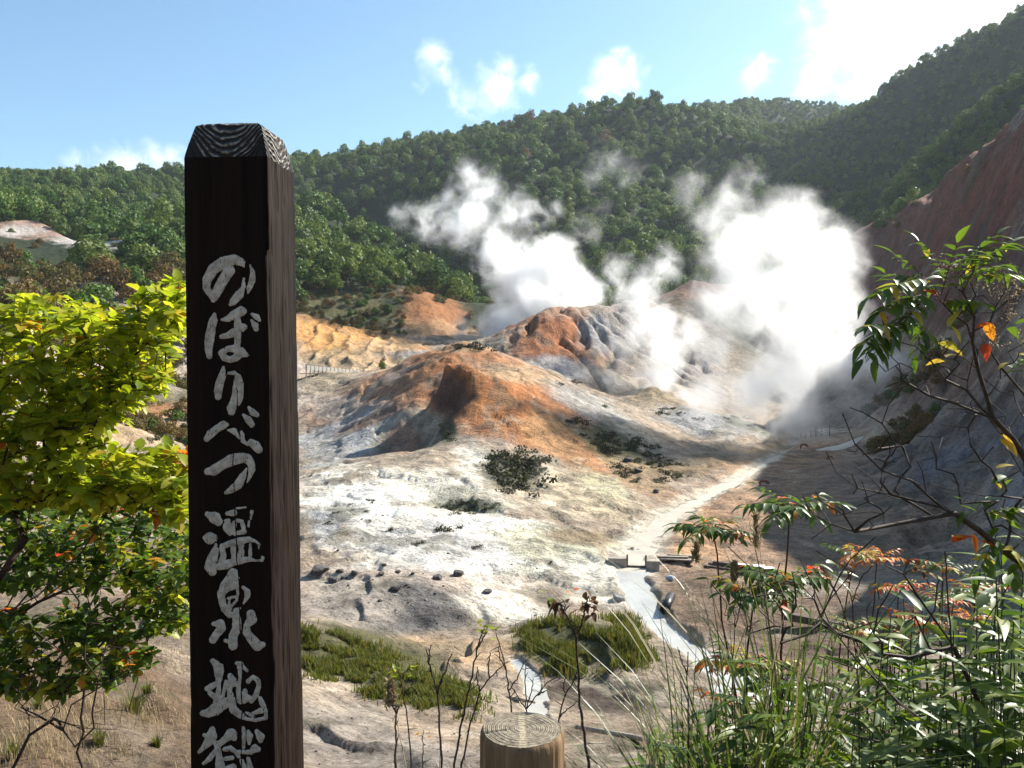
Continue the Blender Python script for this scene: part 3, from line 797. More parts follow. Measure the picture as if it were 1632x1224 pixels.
col = g.ramp(rr2, [(0.3, (0.03, 0.025, 0.02)), (0.62, (0.20, 0.18, 0.14)), (0.85, (0.46, 0.41, 0.32))])
b = g.n('ShaderNodeBsdfPrincipled'); b.inputs['Roughness'].default_value = 0.85
g.l(col, b.inputs['Base Color']); g.l(g.bump(ring, 0.002), b.inputs['Normal']); g.l(b.outputs[0], out.inputs[0])

def post_ring(z):
    """Outline of the post at a height: squared log with worn corners and long weather grooves on its sides."""
    w = PW * (1.03 - 0.07 * z / PSH) / 2
    per = []
    n = 34
    for s in range(4):
        for i in range(n):
            t = -1 + 2 * (i + 0.5) / n
            v = np.array([t * w, -w]); c = 0.012
            e = w - abs(t * w)
            if e < c: v[1] += (c - e) ** 2 / (2 * c) * 1.2
            a = s * np.pi / 2
            per.append((math.cos(a) * v[0] - math.sin(a) * v[1], math.sin(a) * v[0] + math.cos(a) * v[1], s, t))
    return per
zs = np.linspace(0, PSH, 220)
rows = []
for z in zs:
    p = np.array(post_ring(z))
    rows.append(p)
P_ = np.array(rows)                               # rings x points x 4
X, Y, S_, T_ = P_[..., 0], P_[..., 1], P_[..., 2], P_[..., 3]
Z = np.repeat(zs[:, None], X.shape[1], 1)
per = S_ * 2 + T_
grv = 1 - np.abs(fbm(per * 9.0 + 0.25 * fbm(per * 3, Z * 2.5, 2), Z * 0.9, 4, 0.55)) * 2.2
depth = np.where(S_ == 0, 0.0016, 0.0065) * sstep(0.55, 1.0, grv) + 0.002 * fbm(per * 6, Z * 3, 3) * np.where(S_ == 0, .5, 1)
crack = np.exp(-((per - 0.03 - 0.05 * fbm(Z * 1.3, Z * 0 + 2, 2)) / 0.012) ** 2) * (S_ == 0) * sstep(PSH * .42, PSH * .40, Z) * .004
depth = depth + crack
nl = np.hypot(X, Y)
X = X * (1 - depth / nl); Y = Y * (1 - depth / nl)
nrg, npt = X.shape
V = np.stack([X, Y, Z], -1).reshape(-1, 3)
i = np.arange(nrg - 1)[:, None] * npt; j = np.arange(npt)[None]; k = (j + 1) % npt
Q = np.stack([i + j, i + k, i + npt + k, i + npt + j], -1).reshape(-1, 4)
link('shaft', mesh_np('shaft', V, Q, None, True), m_post, post)
# bevelled head: worn bevels with wavy end grain, gently domed top
hd = []
base_ring = np.stack([X[-1], Y[-1]], -1)
for tt in np.linspace(0, 1, 14):
    sc = 1 - 0.20 * tt ** 1.15; hd.append(np.column_stack([base_ring * sc * (1.0 + 0.004 * fbm(base_ring[:, :1] * 60, np.full((npt, 1), tt * 8), 2)), np.full(npt, PSH + (PTOP - PSH) * 0.86 * tt)]))
for tt in np.linspace(0.15, 1, 8):
    sc = 0.80 * (1 - tt * 0.97); hd.append(np.column_stack([base_ring * sc, PSH + (PTOP - PSH) * (0.86 + 0.14 * np.sqrt(min(1, tt * 2.2))) + 0.003 * fbm(base_ring[:, 0] * 50 * sc, base_ring[:, 1] * 50 * sc, 2)]))
hd = np.array(hd); nh = len(hd)
i = np.arange(nh - 1)[:, None] * npt
Q = np.stack([i + j, i + k, i + npt + k, i + npt + j], -1).reshape(-1, 4)
m_head, nt, out = new_mat('worn_bevel_grain'); g = NT(nt)
tc = g.n('ShaderNodeTexCoord'); sep = g.n('ShaderNodeSeparateXYZ'); g.l(tc.outputs['Object'], sep.inputs[0])
wob = g.noise(tc.outputs['Object'], 14, 3, .5)
ax = g.math('ABSOLUTE', sep.outputs[0]); ay = g.math('ABSOLUTE', sep.outputs[1])
edge = g.math('MINIMUM', ax, ay)
arc = g.math('ADD', sep.outputs[2], g.math('MULTIPLY', g.math('MULTIPLY', edge, edge), -9.0))
ring = g.math('SINE', g.math('ADD', g.math('MULTIPLY', arc, 330.0), g.math('MULTIPLY', wob, 15.0)))
lowz = g.math('SUBTRACT', arc, PSH - 0.045)
cov = g.math('MULTIPLY', g.math('ADD', lowz, g.math('MULTIPLY', g.math('SUBTRACT', wob, .5), .03)), 60.0, clamp=True)
pat = g.math('MULTIPLY', g.math('ADD', g.math('MULTIPLY', ring, .6), .5, clamp=True), cov)
blot = g.noise(tc.outputs['Object'], 45, 4, .6)
pat2 = g.math('MULTIPLY', pat, g.ramp(blot, [(.3, (.35, .35, .35)), (.6, (1, 1, 1))]))
col = g.ramp(pat2, [(0.1, (0.012, 0.009, 0.007)), (0.65, (0.075, 0.068, 0.058)), (0.97, (0.34, 0.31, 0.25))])
b = g.n('ShaderNodeBsdfPrincipled'); b.inputs['Roughness'].default_value = 0.85
g.l(col, b.inputs['Base Color']); g.l(g.bump(ring, 0.004), b.inputs['Normal']); g.l(b.outputs[0], out.inputs[0])
link('bevelled_head', mesh_np('bevelled_head', hd.reshape(-1, 3), Q, None, True), m_head, post)

# the carved characters, brush stroke by brush stroke: (x, y, width) in steps of the enlarged photograph
GLYPH = [
 (310, 400, 13.6, """740 430 230,620 620 210,520 800 200,420 1000 170,400 1070 90|400 1040 110,250 800 150,265 620 190,400 390 220,600 260 240,850 180 200,1010 240 150,1060 340 40|1200 310 40,1255 470 100,1245 640 130,1180 800 110,1150 920 30|1060 600 50,1050 790 90,960 950 180,830 1100 150,770 1160 70"""),
 (310, 480, 13.6, """430 280 70,400 420 170,360 580 170,330 750 190,310 900 180,300 1050 150,320 1190 120|590 400 60,720 380 130,860 290 180,1000 220 200,1060 210 130|900 320 120,930 450 140,930 600 150,930 800 130,920 1000 120|580 770 90,720 740 130,850 680 180|980 560 150,1060 560 140,1040 640 50|900 1030 170,720 1030 110,575 1120 130,650 1230 140,760 1270 120,880 1230 150,1000 1110 200,1130 1170 90|1240 280 60,1340 340 120,1400 410 70|1230 420 60,1310 520 130,1330 600 110"""),
 (310, 570, 13.6, """620 210 60,600 380 150,540 560 170,510 720 170,510 850 130|740 340 60,860 330 80,940 430 140,980 580 150,1000 720 120,990 880 110,960 1030 40|870 500 50,870 680 90,860 840 110,840 960 140,800 1090 190,800 1170 150"""),
 (310, 640, 13.6, """260 810 120,350 700 170,480 590 150,620 510 170,690 500 90|720 620 40,850 640 130,930 740 70,970 810 30|1010 660 60,1040 720 80,1040 850 90,1140 930 60,1230 890 150,1330 960 190,1390 1040 160|1170 130 60,1260 230 140,1350 290 100|1060 290 60,1170 400 150,1240 500 120"""),
 (310, 715, 13.6, """280 500 140,420 470 210,600 350 190,800 250 230,1000 200 210,1150 220 190,1230 330 150,1240 450 140,1200 600 80,1140 730 30|1130 430 40,1030 620 150,950 780 180,820 880 150,680 960 70"""),
 (310, 795, 10.2, """210 250 80,330 310 180,390 370 130|180 630 90,250 640 180,300 640 140|350 740 40,340 840 110,290 980 160,260 1100 180,290 1180 130|530 240 60,640 225 100|690 155 34,830 140 30|930 210 60,915 330 30|500 350 40,545 370 90,540 460 150,580 540 110|645 390 70,620 500 110,660 570 60|690 350 60,770 370 60,795 470 70|690 560 60,800 530 90|885 370 40,880 450 30|450 800 90,470 930 90,440 1080 120|450 770 80,600 720 100,720 690 110,880 660 90,1000 690 34,1050 740 44,1050 820 24|630 780 90,650 900 100,650 1020 90|760 740 80,760 900 90,750 1000 80|910 740 40,905 930 60|400 1100 110,520 1070 140,650 1020 110,760 1000 110,900 980 70,1000 1005 34,1100 1000 50,1110 950 50"""),
 (310, 905, 8.746, """540 80 140,530 160 180,440 250 150,370 360 100,390 480 90,420 570 90,490 650 90|440 300 70,580 250 80|600 180 50,605 350 34,590 450 34,520 530 40,480 590 60|470 420 34,580 400 40|490 430 30,480 560 40|680 270 44,740 330 80,740 390 70,690 490 30|630 560 34,580 600 80,590 700 110,590 850 120,540 950 110,540 1080 120|430 1010 50,520 1030 60|270 780 60,360 780 120,380 840 110,310 920 100,260 1000 100|790 640 110,800 720 130,730 800 80,730 900 100,800 990 120,880 1080 140,950 1070 80"""),
 (300, 1040, 6.65, """260 85 50,300 120 70,310 200 60,315 260 50,330 350 40,320 430 50,310 520 80|350 140 50,365 190 34,345 290 28|210 380 60,260 350 60,310 320 50|235 425 50,290 470 60|160 640 60,220 635 90,290 600 120,360 550 110,420 520 90|400 300 30,385 400 34,360 490 40|450 250 60,470 290 80,440 320 60,440 400 50,460 500 80,480 600 80,560 660 70,620 700 34,720 712 34,825 690 40,828 620 34,790 540 56,765 480 40|440 330 60,530 330 50|520 110 40,555 130 70,552 260 30,540 400 60,560 500 80,600 500 70,605 400 44|590 150 34,625 190 30|640 300 50,690 255 40,740 290 50,752 350 44,720 450 56,670 510 50,640 460 40|690 670 40,620 635 30|690 640 34,780 610 60"""),
 (300, 1040, 6.65, """260 810 60,250 880 110,220 940 90,160 1010 50,120 1050 34|175 870 40,230 900 70|290 950 50,340 960 60,400 910 70,460 860 110,490 900 60|310 980 60,330 1080 60,340 1180 90,345 1240 100,340 1330 80,290 1420 60|290 1040 50,230 1120 56,170 1170 34|390 1020 44,450 1010 56,500 1040 44,540 1100 34|400 1120 44,470 1110 44|390 1230 50,480 1210 70|400 1300 40,400 1390 44,490 1390 44,490 1290 40|585 800 44,590 900 40,590 1000 34|640 830 34,655 880 70,650 960 34|530 1050 40,670 1050 50,710 1010 80,740 1020 60|730 830 44,770 890 84,770 930 50|570 1140 44,600 1220 50,570 1330 50,520 1420 44|640 1120 40,670 1250 60,740 1400 80"""),
]
SEG_ = []
for (ox, oy, sc, s) in GLYPH:
    for st in s.split('|'):
        pts = [tuple(float(v) for v in p.split()) for p in st.split(',')]
        for a, b_ in zip(pts[:-1], pts[1:]):
            SEG_.append((ox + a[0] / sc, oy + a[1] / sc, a[2] / sc / 2, ox + b_[0] / sc, oy + b_[1] / sc, b_[2] / sc / 2))
SEG_ = np.array(SEG_)
Mw = Matrix.Translation((pc[0], pc[1], -1.66)) @ Matrix.Rotation(PYAW, 4, 'Z')
Mi = np.array(Mw.inverted())
def on_face(px, py):
    """A pixel of the photograph carried onto the post's front face, in the post's own axes."""
    u, s = ray_us(px, py)
    d = np.stack([u, np.ones_like(u), s], -1) @ Mi[:3, :3].T
    o = Mi[:3, 3]
    t = (-PW / 2 - o[1]) / d[..., 1]
    t = t * 1.0
    return o + d * t[..., None]
res = 0.5
gx_ = np.arange(312, 432, res); gy_ = np.arange(402, 1262, res)
HX, HY = np.meshgrid(gx_, gy_)
SD = np.full(HX.shape, 9.0)
for (x0, y0, r0, x1, y1, r1) in SEG_:
    m = max(r0, r1) + 3
    iy0, iy1 = np.searchsorted(gy_, [min(y0, y1) - m, max(y0, y1) + m]); ix0, ix1 = np.searchsorted(gx_, [min(x0, x1) - m, max(x0, x1) + m])
    ax_, ay_ = HX[iy0:iy1, ix0:ix1], HY[iy0:iy1, ix0:ix1]
    dx, dy = x1 - x0, y1 - y0; L2 = dx * dx + dy * dy + 1e-6
    t = np.clip(((ax_ - x0) * dx + (ay_ - y0) * dy) / L2, 0, 1)
    dd = np.hypot(ax_ - x0 - t * dx, ay_ - y0 - t * dy) - (r0 + (r1 - r0) * t) * 1.12 - .3
    SD[iy0:iy1, ix0:ix1] = np.minimum(SD[iy0:iy1, ix0:ix1], dd)
SD = SD + 0.6 * fbm(HX / 4, HY / 7, 3) + 0.15
flake = fbm(HX / 1.7, HY / 11, 3, .6) - 0.42 * np.clip(-SD / 5, 0, .3)         # paint flaked off along the grain
SD = np.where(flake > 0.50, 1.0, SD)
ckx = 372 + 14 * sstep(700, 1100, HY) + 2.5 * fbm(HY / 60, HY * 0, 2)
SD = np.where((np.abs(HX - ckx) < 0.55) & (HY > 715), 1.0, SD)
ins = SD < 0
cell = ins[:-1, :-1] & ins[1:, :-1] & ins[:-1, 1:] & ins[1:, 1:]
FP = on_face(HX, HY)
loc_w = PW * (1.03 - 0.07 * np.clip(FP[..., 2], 0, PSH) / PSH) / 2
lift = 0.0006 + 0.0030 * np.clip(-SD / 4.0, 0, 1) ** 0.6 + 0.0007 * fbm(HX / 3, HY / 6, 2)
FP[..., 1] = -loc_w - lift
idx = np.arange(HX.size).reshape(HX.shape)
QQ = np.stack([idx[1:, :-1][cell], idx[1:, 1:][cell], idx[:-1, 1:][cell], idx[:-1, :-1][cell]], -1)
used, inv = np.unique(QQ, return_inverse=True)
m_paint = simple_mat('weathered_white_paint', (0.26, 0.225, 0.17), (0.62, 0.56, 0.46), 55, 0.75, 0.003, 0.3)
link('lettering', mesh_np('lettering', FP.reshape(-1, 3)[used], inv.reshape(-1, 4), None, True), m_paint, post)

# ------------------------------------------------------------------ the round fence post beside it
SDIST = 1.62
sp = at(832, 1162, SDIST)
SR = 69.0 / FPX * SDIST
stump = empty('fence_post', (sp[0], sp[1], -1.62), 0.35, 'short round timber fence post with growth rings on its cut top', 'fence post')
SHT = sp[2] + 1.62
a_ = np.linspace(0, 2 * np.pi, 128, endpoint=False)
rows = []; 
facet = 1 + 0.010 * np.cos(a_ * 7 + 1) + 0.012 * np.cos(a_ * 3)
check = np.zeros_like(a_)
for c0, dp in ((-1.9, .05), (-1.45, .04), (-1.05, .06), (-2.35, .05), (-0.6, .05), (-2.8, .04), (3.02, .10), (0.6, .05), (1.8, .06)):
    check += dp * np.exp(-((np.angle(np.exp(1j * (a_ - c0)))) / 0.022) ** 2)
prof = [(0.0, 1.02, 1), (SHT * .35, 1.01, 1), (SHT * .6, 1.0, 1), (SHT * .8, 1.0, 1), (SHT * .9, .998, 1), (SHT - .022, .995, 1), (SHT - .010, .985, .9), (SHT - .003, .955, .7), (SHT, .925, .5)]
for (z, k_, ck) in prof:
    r_ = SR * k_ * (facet - check * ck + 0.006 * fbm(a_ * 6, np.full_like(a_, z * 3), 2)); rows.append(np.stack([r_ * np.cos(a_), r_ * np.sin(a_), np.full_like(a_, z)], -1))
V = np.array(rows); n_, p_ = V.shape[:2]
i = np.arange(n_ - 1)[:, None] * p_; j = np.arange(p_)[None]; k = (j + 1) % p_
m_stake = wood_grain_mat('weathered_timber', (0.075, 0.042, 0.020), (0.30, 0.20, 0.11), 30, 0.006)
link('shaft', mesh_np('shaft', V.reshape(-1, 3), np.stack([i + j, i + k, i + p_ + k, i + p_ + j], -1).reshape(-1, 4), None, True), m_stake, stump)
tops = []
lim = rows[-1]
for f_ in np.concatenate([np.linspace(1, .1, 26), [0.001]]):
    t = lim.copy(); t[:, :2] *= f_
    ck = np.exp(-((np.angle(np.exp(1j * (a_ - 3.02)))) / 0.03) ** 2) * (f_ > .45) * .012
    t[:, 2] = SHT + 0.0022 * (1 - f_ ** 6) + 0.0009 * np.sin(f_ * 120) - ck
    tops.append(t)
tops = np.array(tops); n_ = len(tops); i = np.arange(n_ - 1)[:, None] * p_
m_top, nt, out = new_mat('growth_rings'); g = NT(nt)
tc = g.n('ShaderNodeTexCoord'); sep = g.n('ShaderNodeSeparateXYZ'); g.l(tc.outputs['Object'], sep.inputs[0])
wob = g.noise(tc.outputs['Object'], 12, 3, .5); blot = g.noise(tc.outputs['Object'], 60, 5, .65)
rad_ = g.math('SQRT', g.math('ADD', g.math('MULTIPLY', sep.outputs[0], sep.outputs[0]), g.math('MULTIPLY', sep.outputs[1], sep.outputs[1])))
ring = g.math('SINE', g.math('ADD', g.math('MULTIPLY', rad_, 1500.0), g.math('MULTIPLY', wob, 26.0)))
mixf = g.math('ADD', g.math('MULTIPLY', ring, .085), blot)
col = g.ramp(mixf, [(.3, (.05, .038, .024)), (.5, (.15, .122, .08)), (.72, (.27, .23, .16))])
# pale worn streak across the heart
diag = g.math('ABSOLUTE', g.math('ADD', g.math('MULTIPLY', sep.outputs[0], -.62), g.math('MULTIPLY', sep.outputs[1], .22)))
st_ = g.math('LESS_THAN', g.math('ADD', diag, g.math('MULTIPLY', g.math('SUBTRACT', blot, .5), .016)), 0.004)
col2 = g.mix(g.math('MULTIPLY', st_, g.math('MULTIPLY', blot, .75)), col, (.50, .42, .27))
b = g.n('ShaderNodeBsdfPrincipled'); b.inputs['Roughness'].default_value = .85
g.l(col2, b.inputs['Base Color']); g.l(g.bump(mixf, .003), b.inputs['Normal']); g.l(b.outputs[0], out.inputs[0])
link('cut_top', mesh_np('cut_top', tops.reshape(-1, 3), np.stack([i + j, i + k, i + p_ + k, i + p_ + j], -1).reshape(-1, 4), None, True), m_top, stump)

# ------------------------------------------------------------------ leaves, twigs and how a bush grows
def leaf_template(L, W, n, prof, fold=0.18, curl=0.25, side=0.0):
    """A leaf along +Y: folded at the midrib, curling down towards its tip."""
    V = []; Q = []
    for i in range(n + 1):
        t = i / n
        w = W * prof(t) / 2
        y = L * t; z = -curl * L * t * t; x0 = side * L * t * t
        V += [(x0 - w, y, z + fold * w), (x0, y, z), (x0 + w, y, z + fold * w)]
    for i in range(n):
        a = i * 3
        Q += [(a, a + 1, a + 4, a + 3), (a + 1, a + 2, a + 5, a + 4)]
    return np.array(V), np.array(Q)

ovate = lambda t: (math.sin(math.pi * min(1, t * 0.97 + 0.03) ** 0.75) ** 0.9) if t < 1 else 0.02
obov = lambda t: max(0.03, math.sin(math.pi * t ** 1.25) ** 0.8 * (1.0 + (0.16 if int(t * 8 + .5) % 2 else -0.10)))
lanc = lambda t: max(0.02, (min(1, t * 5) ** 0.7) * (1 - t ** 2.2))
T_OAK = [leaf_template(1, .52, 8, obov, f, c) for f, c in ((.25, .2), (.4, .4), (.1, .05))]
T_OVA = [leaf_template(1, .5, 5, ovate, f, c) for f, c in ((.25, .3), (.4, .15), (.2, .5))]
T_PIN = [leaf_template(1, .36, 4, ovate, f, c) for f, c in ((.3, .25), (.35, .5))]
T_SASA = [leaf_template(1, .225, 6, lanc, f, c, s) for f, c, s in ((.25, .35, 0), (.3, .6, .08), (.2, .15, -.06))]

def put_leaf(mb, T, base, d, size, q, m, up=(0, 0, 1), roll=0.35):
    V, Q = T[q.integers(len(T))]
    M = frame(d, up)
    a = q.normal() * roll
    V = V * size
    c, s = math.cos(a), math.sin(a)
    V = np.stack([V[:, 0] * c + V[:, 2] * s, V[:, 1], -V[:, 0] * s + V[:, 2] * c], 1)
    mb.add(V @ M.T + base, Q, None, m)

class Grower:
    """Branches reach for every tip from the nearest wood already grown; the wood thickens with what it carries."""
    def __init__(self, root):
        self.P = [np.asarray(root, float)]; self.par = [-1]
    def path(self, start, pts):
        p = start
        for x in pts:
            self.P.append(np.asarray(x, float)); self.par.append(p); p = len(self.P) - 1
        return p
    def grow(self, tips, q, back=0.6, sag=0.08, step=0.12):
        root = self.P[0]
        tips = sorted(tips, key=lambda t: np.linalg.norm(np.asarray(t) - root))
        ends = []
        for t in tips:
            t = np.asarray(t, float)
            A = np.array(self.P); dv = t - A; dist = np.linalg.norm(dv, axis=1)
            dr = np.linalg.norm(A - root, axis=1); tr = np.linalg.norm(t - root)
            cost = dist + back * np.maximum(0, dr - tr + dist * 0.55)
            i = int(np.argmin(cost)); L = dist[i]
            n = max(1, int(L / step))
            off = q.normal(size=3) * L * 0.07
            pts = []
            for k in range(1, n + 1):
                f = k / n
                b = A[i] + (t - A[i]) * f + off * math.sin(math.pi * f) + q.normal(size=3) * L * 0.012 * (f < 1)
                b[2] += sag * L * math.sin(math.pi * f)
                pts.append(b)
            ends.append(self.path(i, pts))
        return ends
    def wood(self, mb, r_tip=0.0016, power=0.46, seg=5, m=0, rmax=0.05):
        n = len(self.P); cnt = np.zeros(n); kids = [[] for _ in range(n)]
        for i in range(n - 1, 0, -1):
            if cnt[i] == 0: cnt[i] = 1
            cnt[self.par[i]] += cnt[i]; kids[self.par[i]].append(i)
        rad = np.minimum(rmax, r_tip * np.maximum(cnt, 1) ** power)
        done = set()
        stack = [(0, None)]
        starts = [(-1, 0)]
        while starts:
            p, i = starts.pop()
            line = [] if p < 0 else [p]
            rr_ = [] if p < 0 else [rad[i]]
            while True:
                line.append(i); rr_.append(rad[i])
                if not kids[i]: break
                ks = sorted(kids[i], key=lambda c: -cnt[c])
                for c in ks[1:]: starts.append((i, c))
                i = ks[0]
            if len(line) > 1: mb.tube([self.P[k] for k in line], rr_, seg, m, False)
    def dir(self, i):
        p = self.par[i]
        d = self.P[i] - self.P[p] if p >= 0 else np.array([0, 0, 1.0])
        return d / (np.linalg.norm(d) + 1e-9)

def inside(poly, n, q):
    """Random photograph pixels inside a polygon."""
    poly = np.array(poly, float); lo, hi = poly.min(0), poly.max(0); out = []
    while len(out) < n:
        p = lo + (hi - lo) * q.uniform(size=2)
        c = False; j = len(poly) - 1
        for i in range(len(poly)):
            if (poly[i, 1] > p[1]) != (poly[j, 1] > p[1]) and p[0] < (poly[j, 0] - poly[i, 0]) * (p[1] - poly[i, 1]) / (poly[j, 1] - poly[i, 1] + 1e-9) + poly[i, 0]: c = not c
            j = i
        if c: out.append(p)
    return np.array(out)

def gz(x, y): return float(height(np.array([x]), np.array([y]))[0])

m_twig = simple_mat('twig_bark', (0.020, 0.013, 0.009), (0.075, 0.052, 0.036), 60, 0.8, 0.002)
m_redtwig = simple_mat('reddish_stem', (0.035, 0.014, 0.010), (0.10, 0.04, 0.028), 60, 0.7, 0.002)
m_lime = leaf_mat('lime_leaf', [(.16, .23, .016), (.28, .35, .024), (.40, .43, .034), (.22, .30, .02), (.50, .47, .05), (.12, .18, .015)], .6, .42, .45, tscale=(1.25, 1.2, .6))
m_deep = leaf_mat('deep_green_leaf', [(.045, .09, .014), (.075, .125, .02), (.105, .16, .026), (.055, .105, .016)], .48, .42, .35, tscale=(1.3, 1.35, .6))
m_fire = leaf_mat('autumn_leaf', [(.50, .06, .015), (.55, .16, .02), (.55, .30, .03), (.40, .04, .02)], .5, .5, .3, tscale=(1.2, 1, .8))
m_yellow = leaf_mat('yellow_leaf', [(.45, .33, .03), (.38, .36, .04), (.5, .28, .03)], .5, .5, .3)
m_brownleaf = leaf_mat('withered_leaf', [(.12, .06, .03), (.18, .10, .045), (.08, .04, .02)], .3, .6, .2)
m_sasa = leaf_mat('bamboo_leaf', [(.05, .095, .014), (.085, .14, .02), (.13, .185, .025), (.20, .23, .04), (.06, .11, .018), (.03, .06, .01)], .45, .42, .32, tscale=(1.2, 1.25, .6))
m_straw = leaf_mat('dry_straw', [(.34, .27, .15), (.42, .34, .20), (.28, .20, .11)], .3, .6, .2)
m_blade = leaf_mat('grass_blade', [(.05, .09, .018), (.08, .125, .025), (.12, .15, .03), (.16, .15, .05)], .4, .4, .4, tscale=(1.2, 1.2, .6))

# ------------------------------------------------------------------ the leafy bush at the left
q = np.random.default_rng(21)
def leafy_bush(name, label, root, polys, mats, lsize, T, nl=(5, 8), rmax=.03, main=()):
    rx, ry = root; rz_ = gz(rx, ry)
    bush = empty(name, (rx, ry, rz_), 0, label, 'bush'); o = np.array([rx, ry, rz_])
    gr = Grower((0, 0, -0.1)); wood = MB(); fol = MB()
    for pts in main:
        gr.path(0, [at(px, py, d) - o for px, py, d in pts])
    tips = []; mi = []
    for poly, n, d0, d1, w in polys:
        for p in inside(poly, n, q):
            tips.append(at(p[0], p[1], q.uniform(d0, d1)) - o)
    ends = gr.grow(tips, q)
    gr.wood(wood, rmax=rmax)
    for e in ends:
        p = gr.P[e]; d = gr.dir(e)
        mk = q.choice(len(mats), p=[w for _, w in mats])
        for k in range(q.integers(*nl)):
            v = d * q.uniform(.1, .8) + q.normal(size=3) * 0.75; v[2] = v[2] * .45 + q.uniform(-.25, .3)
            v /= np.linalg.norm(v)
            mm = mk if q.uniform() < .985 else q.integers(len(mats))
            put_leaf(fol, T, p - d * q.uniform(0, .06), v, lsize * q.uniform(.65, 1.15), q, mm)
    wood.build('branches', m_twig, bush, True)
    fol.build('foliage', [m for m, _ in mats], bush, True)
    return bush

leafy_bush('leafy_bush', 'leafy bush with large bright yellow green leaves left of the sign post', (-3.15, 4.1), [
    ([(-60, 500), (60, 470), (130, 468), (200, 500), (225, 470), (280, 440), (292, 500), (270, 545), (262, 610), (225, 640), (170, 680), (60, 690), (-60, 700)], 500, 3.5, 4.6, 0),
    ([(225, 478), (290, 440), (290, 520), (240, 540)], 24, 3.7, 4.0, 0), ([(180, 575), (278, 585), (215, 650), (160, 640)], 40, 3.6, 4.2, 0),
    ([(70, 730), (170, 712), (300, 715), (310, 830), (200, 800), (90, 800)], 230, 3.5, 4.3, 0),
    ([(-60, 640), (130, 660), (110, 800), (-60, 810)], 190, 3.6, 4.5, 0), ([(120, 690), (200, 660), (150, 740), (90, 760)], 24, 3.7, 4.3, 0)],
    [(m_lime, .965), (m_yellow, .025), (m_fire, .01)], .080, T_OAK, (6, 10), .028,
    main=([(-60, 1010, 4.1), (60, 950, 4.0), (130, 880, 3.95), (190, 790, 3.9), (240, 740, 3.9)], [(-80, 900, 4.2), (0, 760, 4.1), (80, 640, 4.0), (180, 560, 3.9), (240, 490, 3.85)],
          [(-90, 800, 4.3), (-30, 640, 4.2), (40, 540, 4.1)], [(-40, 980, 4.2), (40, 860, 4.1), (60, 740, 4.0), (150, 610, 3.9)]))
leafy_bush('shady_bush', 'darker green bush low behind the bright leaved bush', (-3.35, 4.75), [
    ([(-60, 790), (90, 800), (200, 800), (310, 830), (300, 960), (200, 930), (90, 930), (-60, 960)], 560, 4.1, 5.2, 0),
    ([(190, 900), (310, 880), (310, 1010), (225, 1010)], 120, 4.2, 4.9, 0), ([(90, 960), (210, 960), (200, 1030), (100, 1040)], 70, 4.3, 5, 0),
    ([(-40, 960), (220, 1000), (250, 1060), (120, 1110), (-40, 1100)], 260, 4.2, 5, 0), ([(-40, 1000), (60, 1000), (40, 1080), (-40, 1090)], 40, 4.3, 5, 0)],
    [(m_deep, .78), (m_lime, .17), (m_yellow, .03), (m_fire, .02)], .072, T_OAK, (4, 8), .026,
    main=([(-60, 1040, 4.6), (60, 960, 4.6), (150, 920, 4.5), (230, 905, 4.5)], [(-60, 1110, 4.6), (60, 1060, 4.6), (140, 1000, 4.5), (260, 960, 4.4)], [(-60, 960, 4.9), (60, 880, 4.8), (170, 850, 4.7)]))
leafy_bush('autumn_bush', 'thin twiggy bush with small orange and red leaves behind the leafy bush', (-3.1, 5.6), [
    ([(150, 780), (300, 790), (305, 900), (200, 880)], 60, 5.1, 6, 0), ([(-20, 690), (140, 680), (120, 800), (-20, 830)], 50, 5, 6, 0), ([(60, 830), (180, 870), (170, 1000), (60, 960)], 40, 5, 6, 0)],
    [(m_deep, .45), (m_fire, .33), (m_yellow, .22)], .045, T_OVA, (2, 5), .02)
# bare twigs fanning out of the bank below the bush
def twig_shrub(name, label, root, tips, mat=m_twig, r_tip=.0022, rmax=.02, group=None, leaves=None, paths=()):
    rx, ry = root; rz_ = gz(rx, ry); o = np.array([rx, ry, rz_])
    e = empty(name, (rx, ry, rz_), 0, label, 'shrub', group)
    gr = Grower((0, 0, -.08)); wood = MB()
    for pts in paths: gr.path(0, [at(*p) - o for p in pts])
    ends = gr.grow([at(*t) - o for t in tips], q, .6, .03)
    gr.wood(wood, r_tip, .45, 5, 0, rmax)
    wood.build('branches', mat, e, True)
    return e, gr, ends, o
twig_shrub('bare_shrub', 'bare dark shrub fanning thin twigs over the brown bank at lower left', (-2.75, 3.9),
           [(q.uniform(20, 210), q.uniform(980, 1180), q.uniform(3.6, 4.6)) for _ in range(60)] + [(x, y, 3.9) for x, y in ((170, 1130), (150, 1160), (190, 1010), (220, 1080), (120, 1190), (60, 1140))])

# ------------------------------------------------------------------ the twiggy shrub at the right
rt = (2.35, 3.0)
root = np.array([rt[0], rt[1], gz(*rt)])
shrub = empty('twiggy_shrub', root, 0, 'tall dark twiggy shrub with a few serrated green leaves leaning in at right', 'shrub')
gr = Grower((0, 0, -.1)); wood = MB(); fol = MB(); sd = MB()
def P3(lst, d0, d1):
    n = len(lst); return [at(x, y, d0 + (d1 - d0) * i / max(n - 1, 1)) - root for i, (x, y) in enumerate(lst)]
trunk = gr.path(0, P3([(1840, 1080), (1760, 940), (1690, 830), (1632, 728)], 2.95, 2.75))
k1 = gr.path(trunk, P3([(1615, 700), (1582, 666)], 2.72, 2.7))
k2 = gr.path(k1, P3([(1565, 652), (1541, 622)], 2.7, 2.66)); 
e1 = gr.path(k2, P3([(1506, 605), (1479, 569), (1459, 552), (1426, 543), (1413, 528), (1402, 500)], 2.64, 2.5))
kA = gr.path(k1, P3([(1573, 634), (1559, 590), (1550, 546)], 2.72, 2.7))
gr.path(kA, P3([(1541, 516), (1523, 505), (1503, 484), (1484, 458)], 2.7, 2.66))
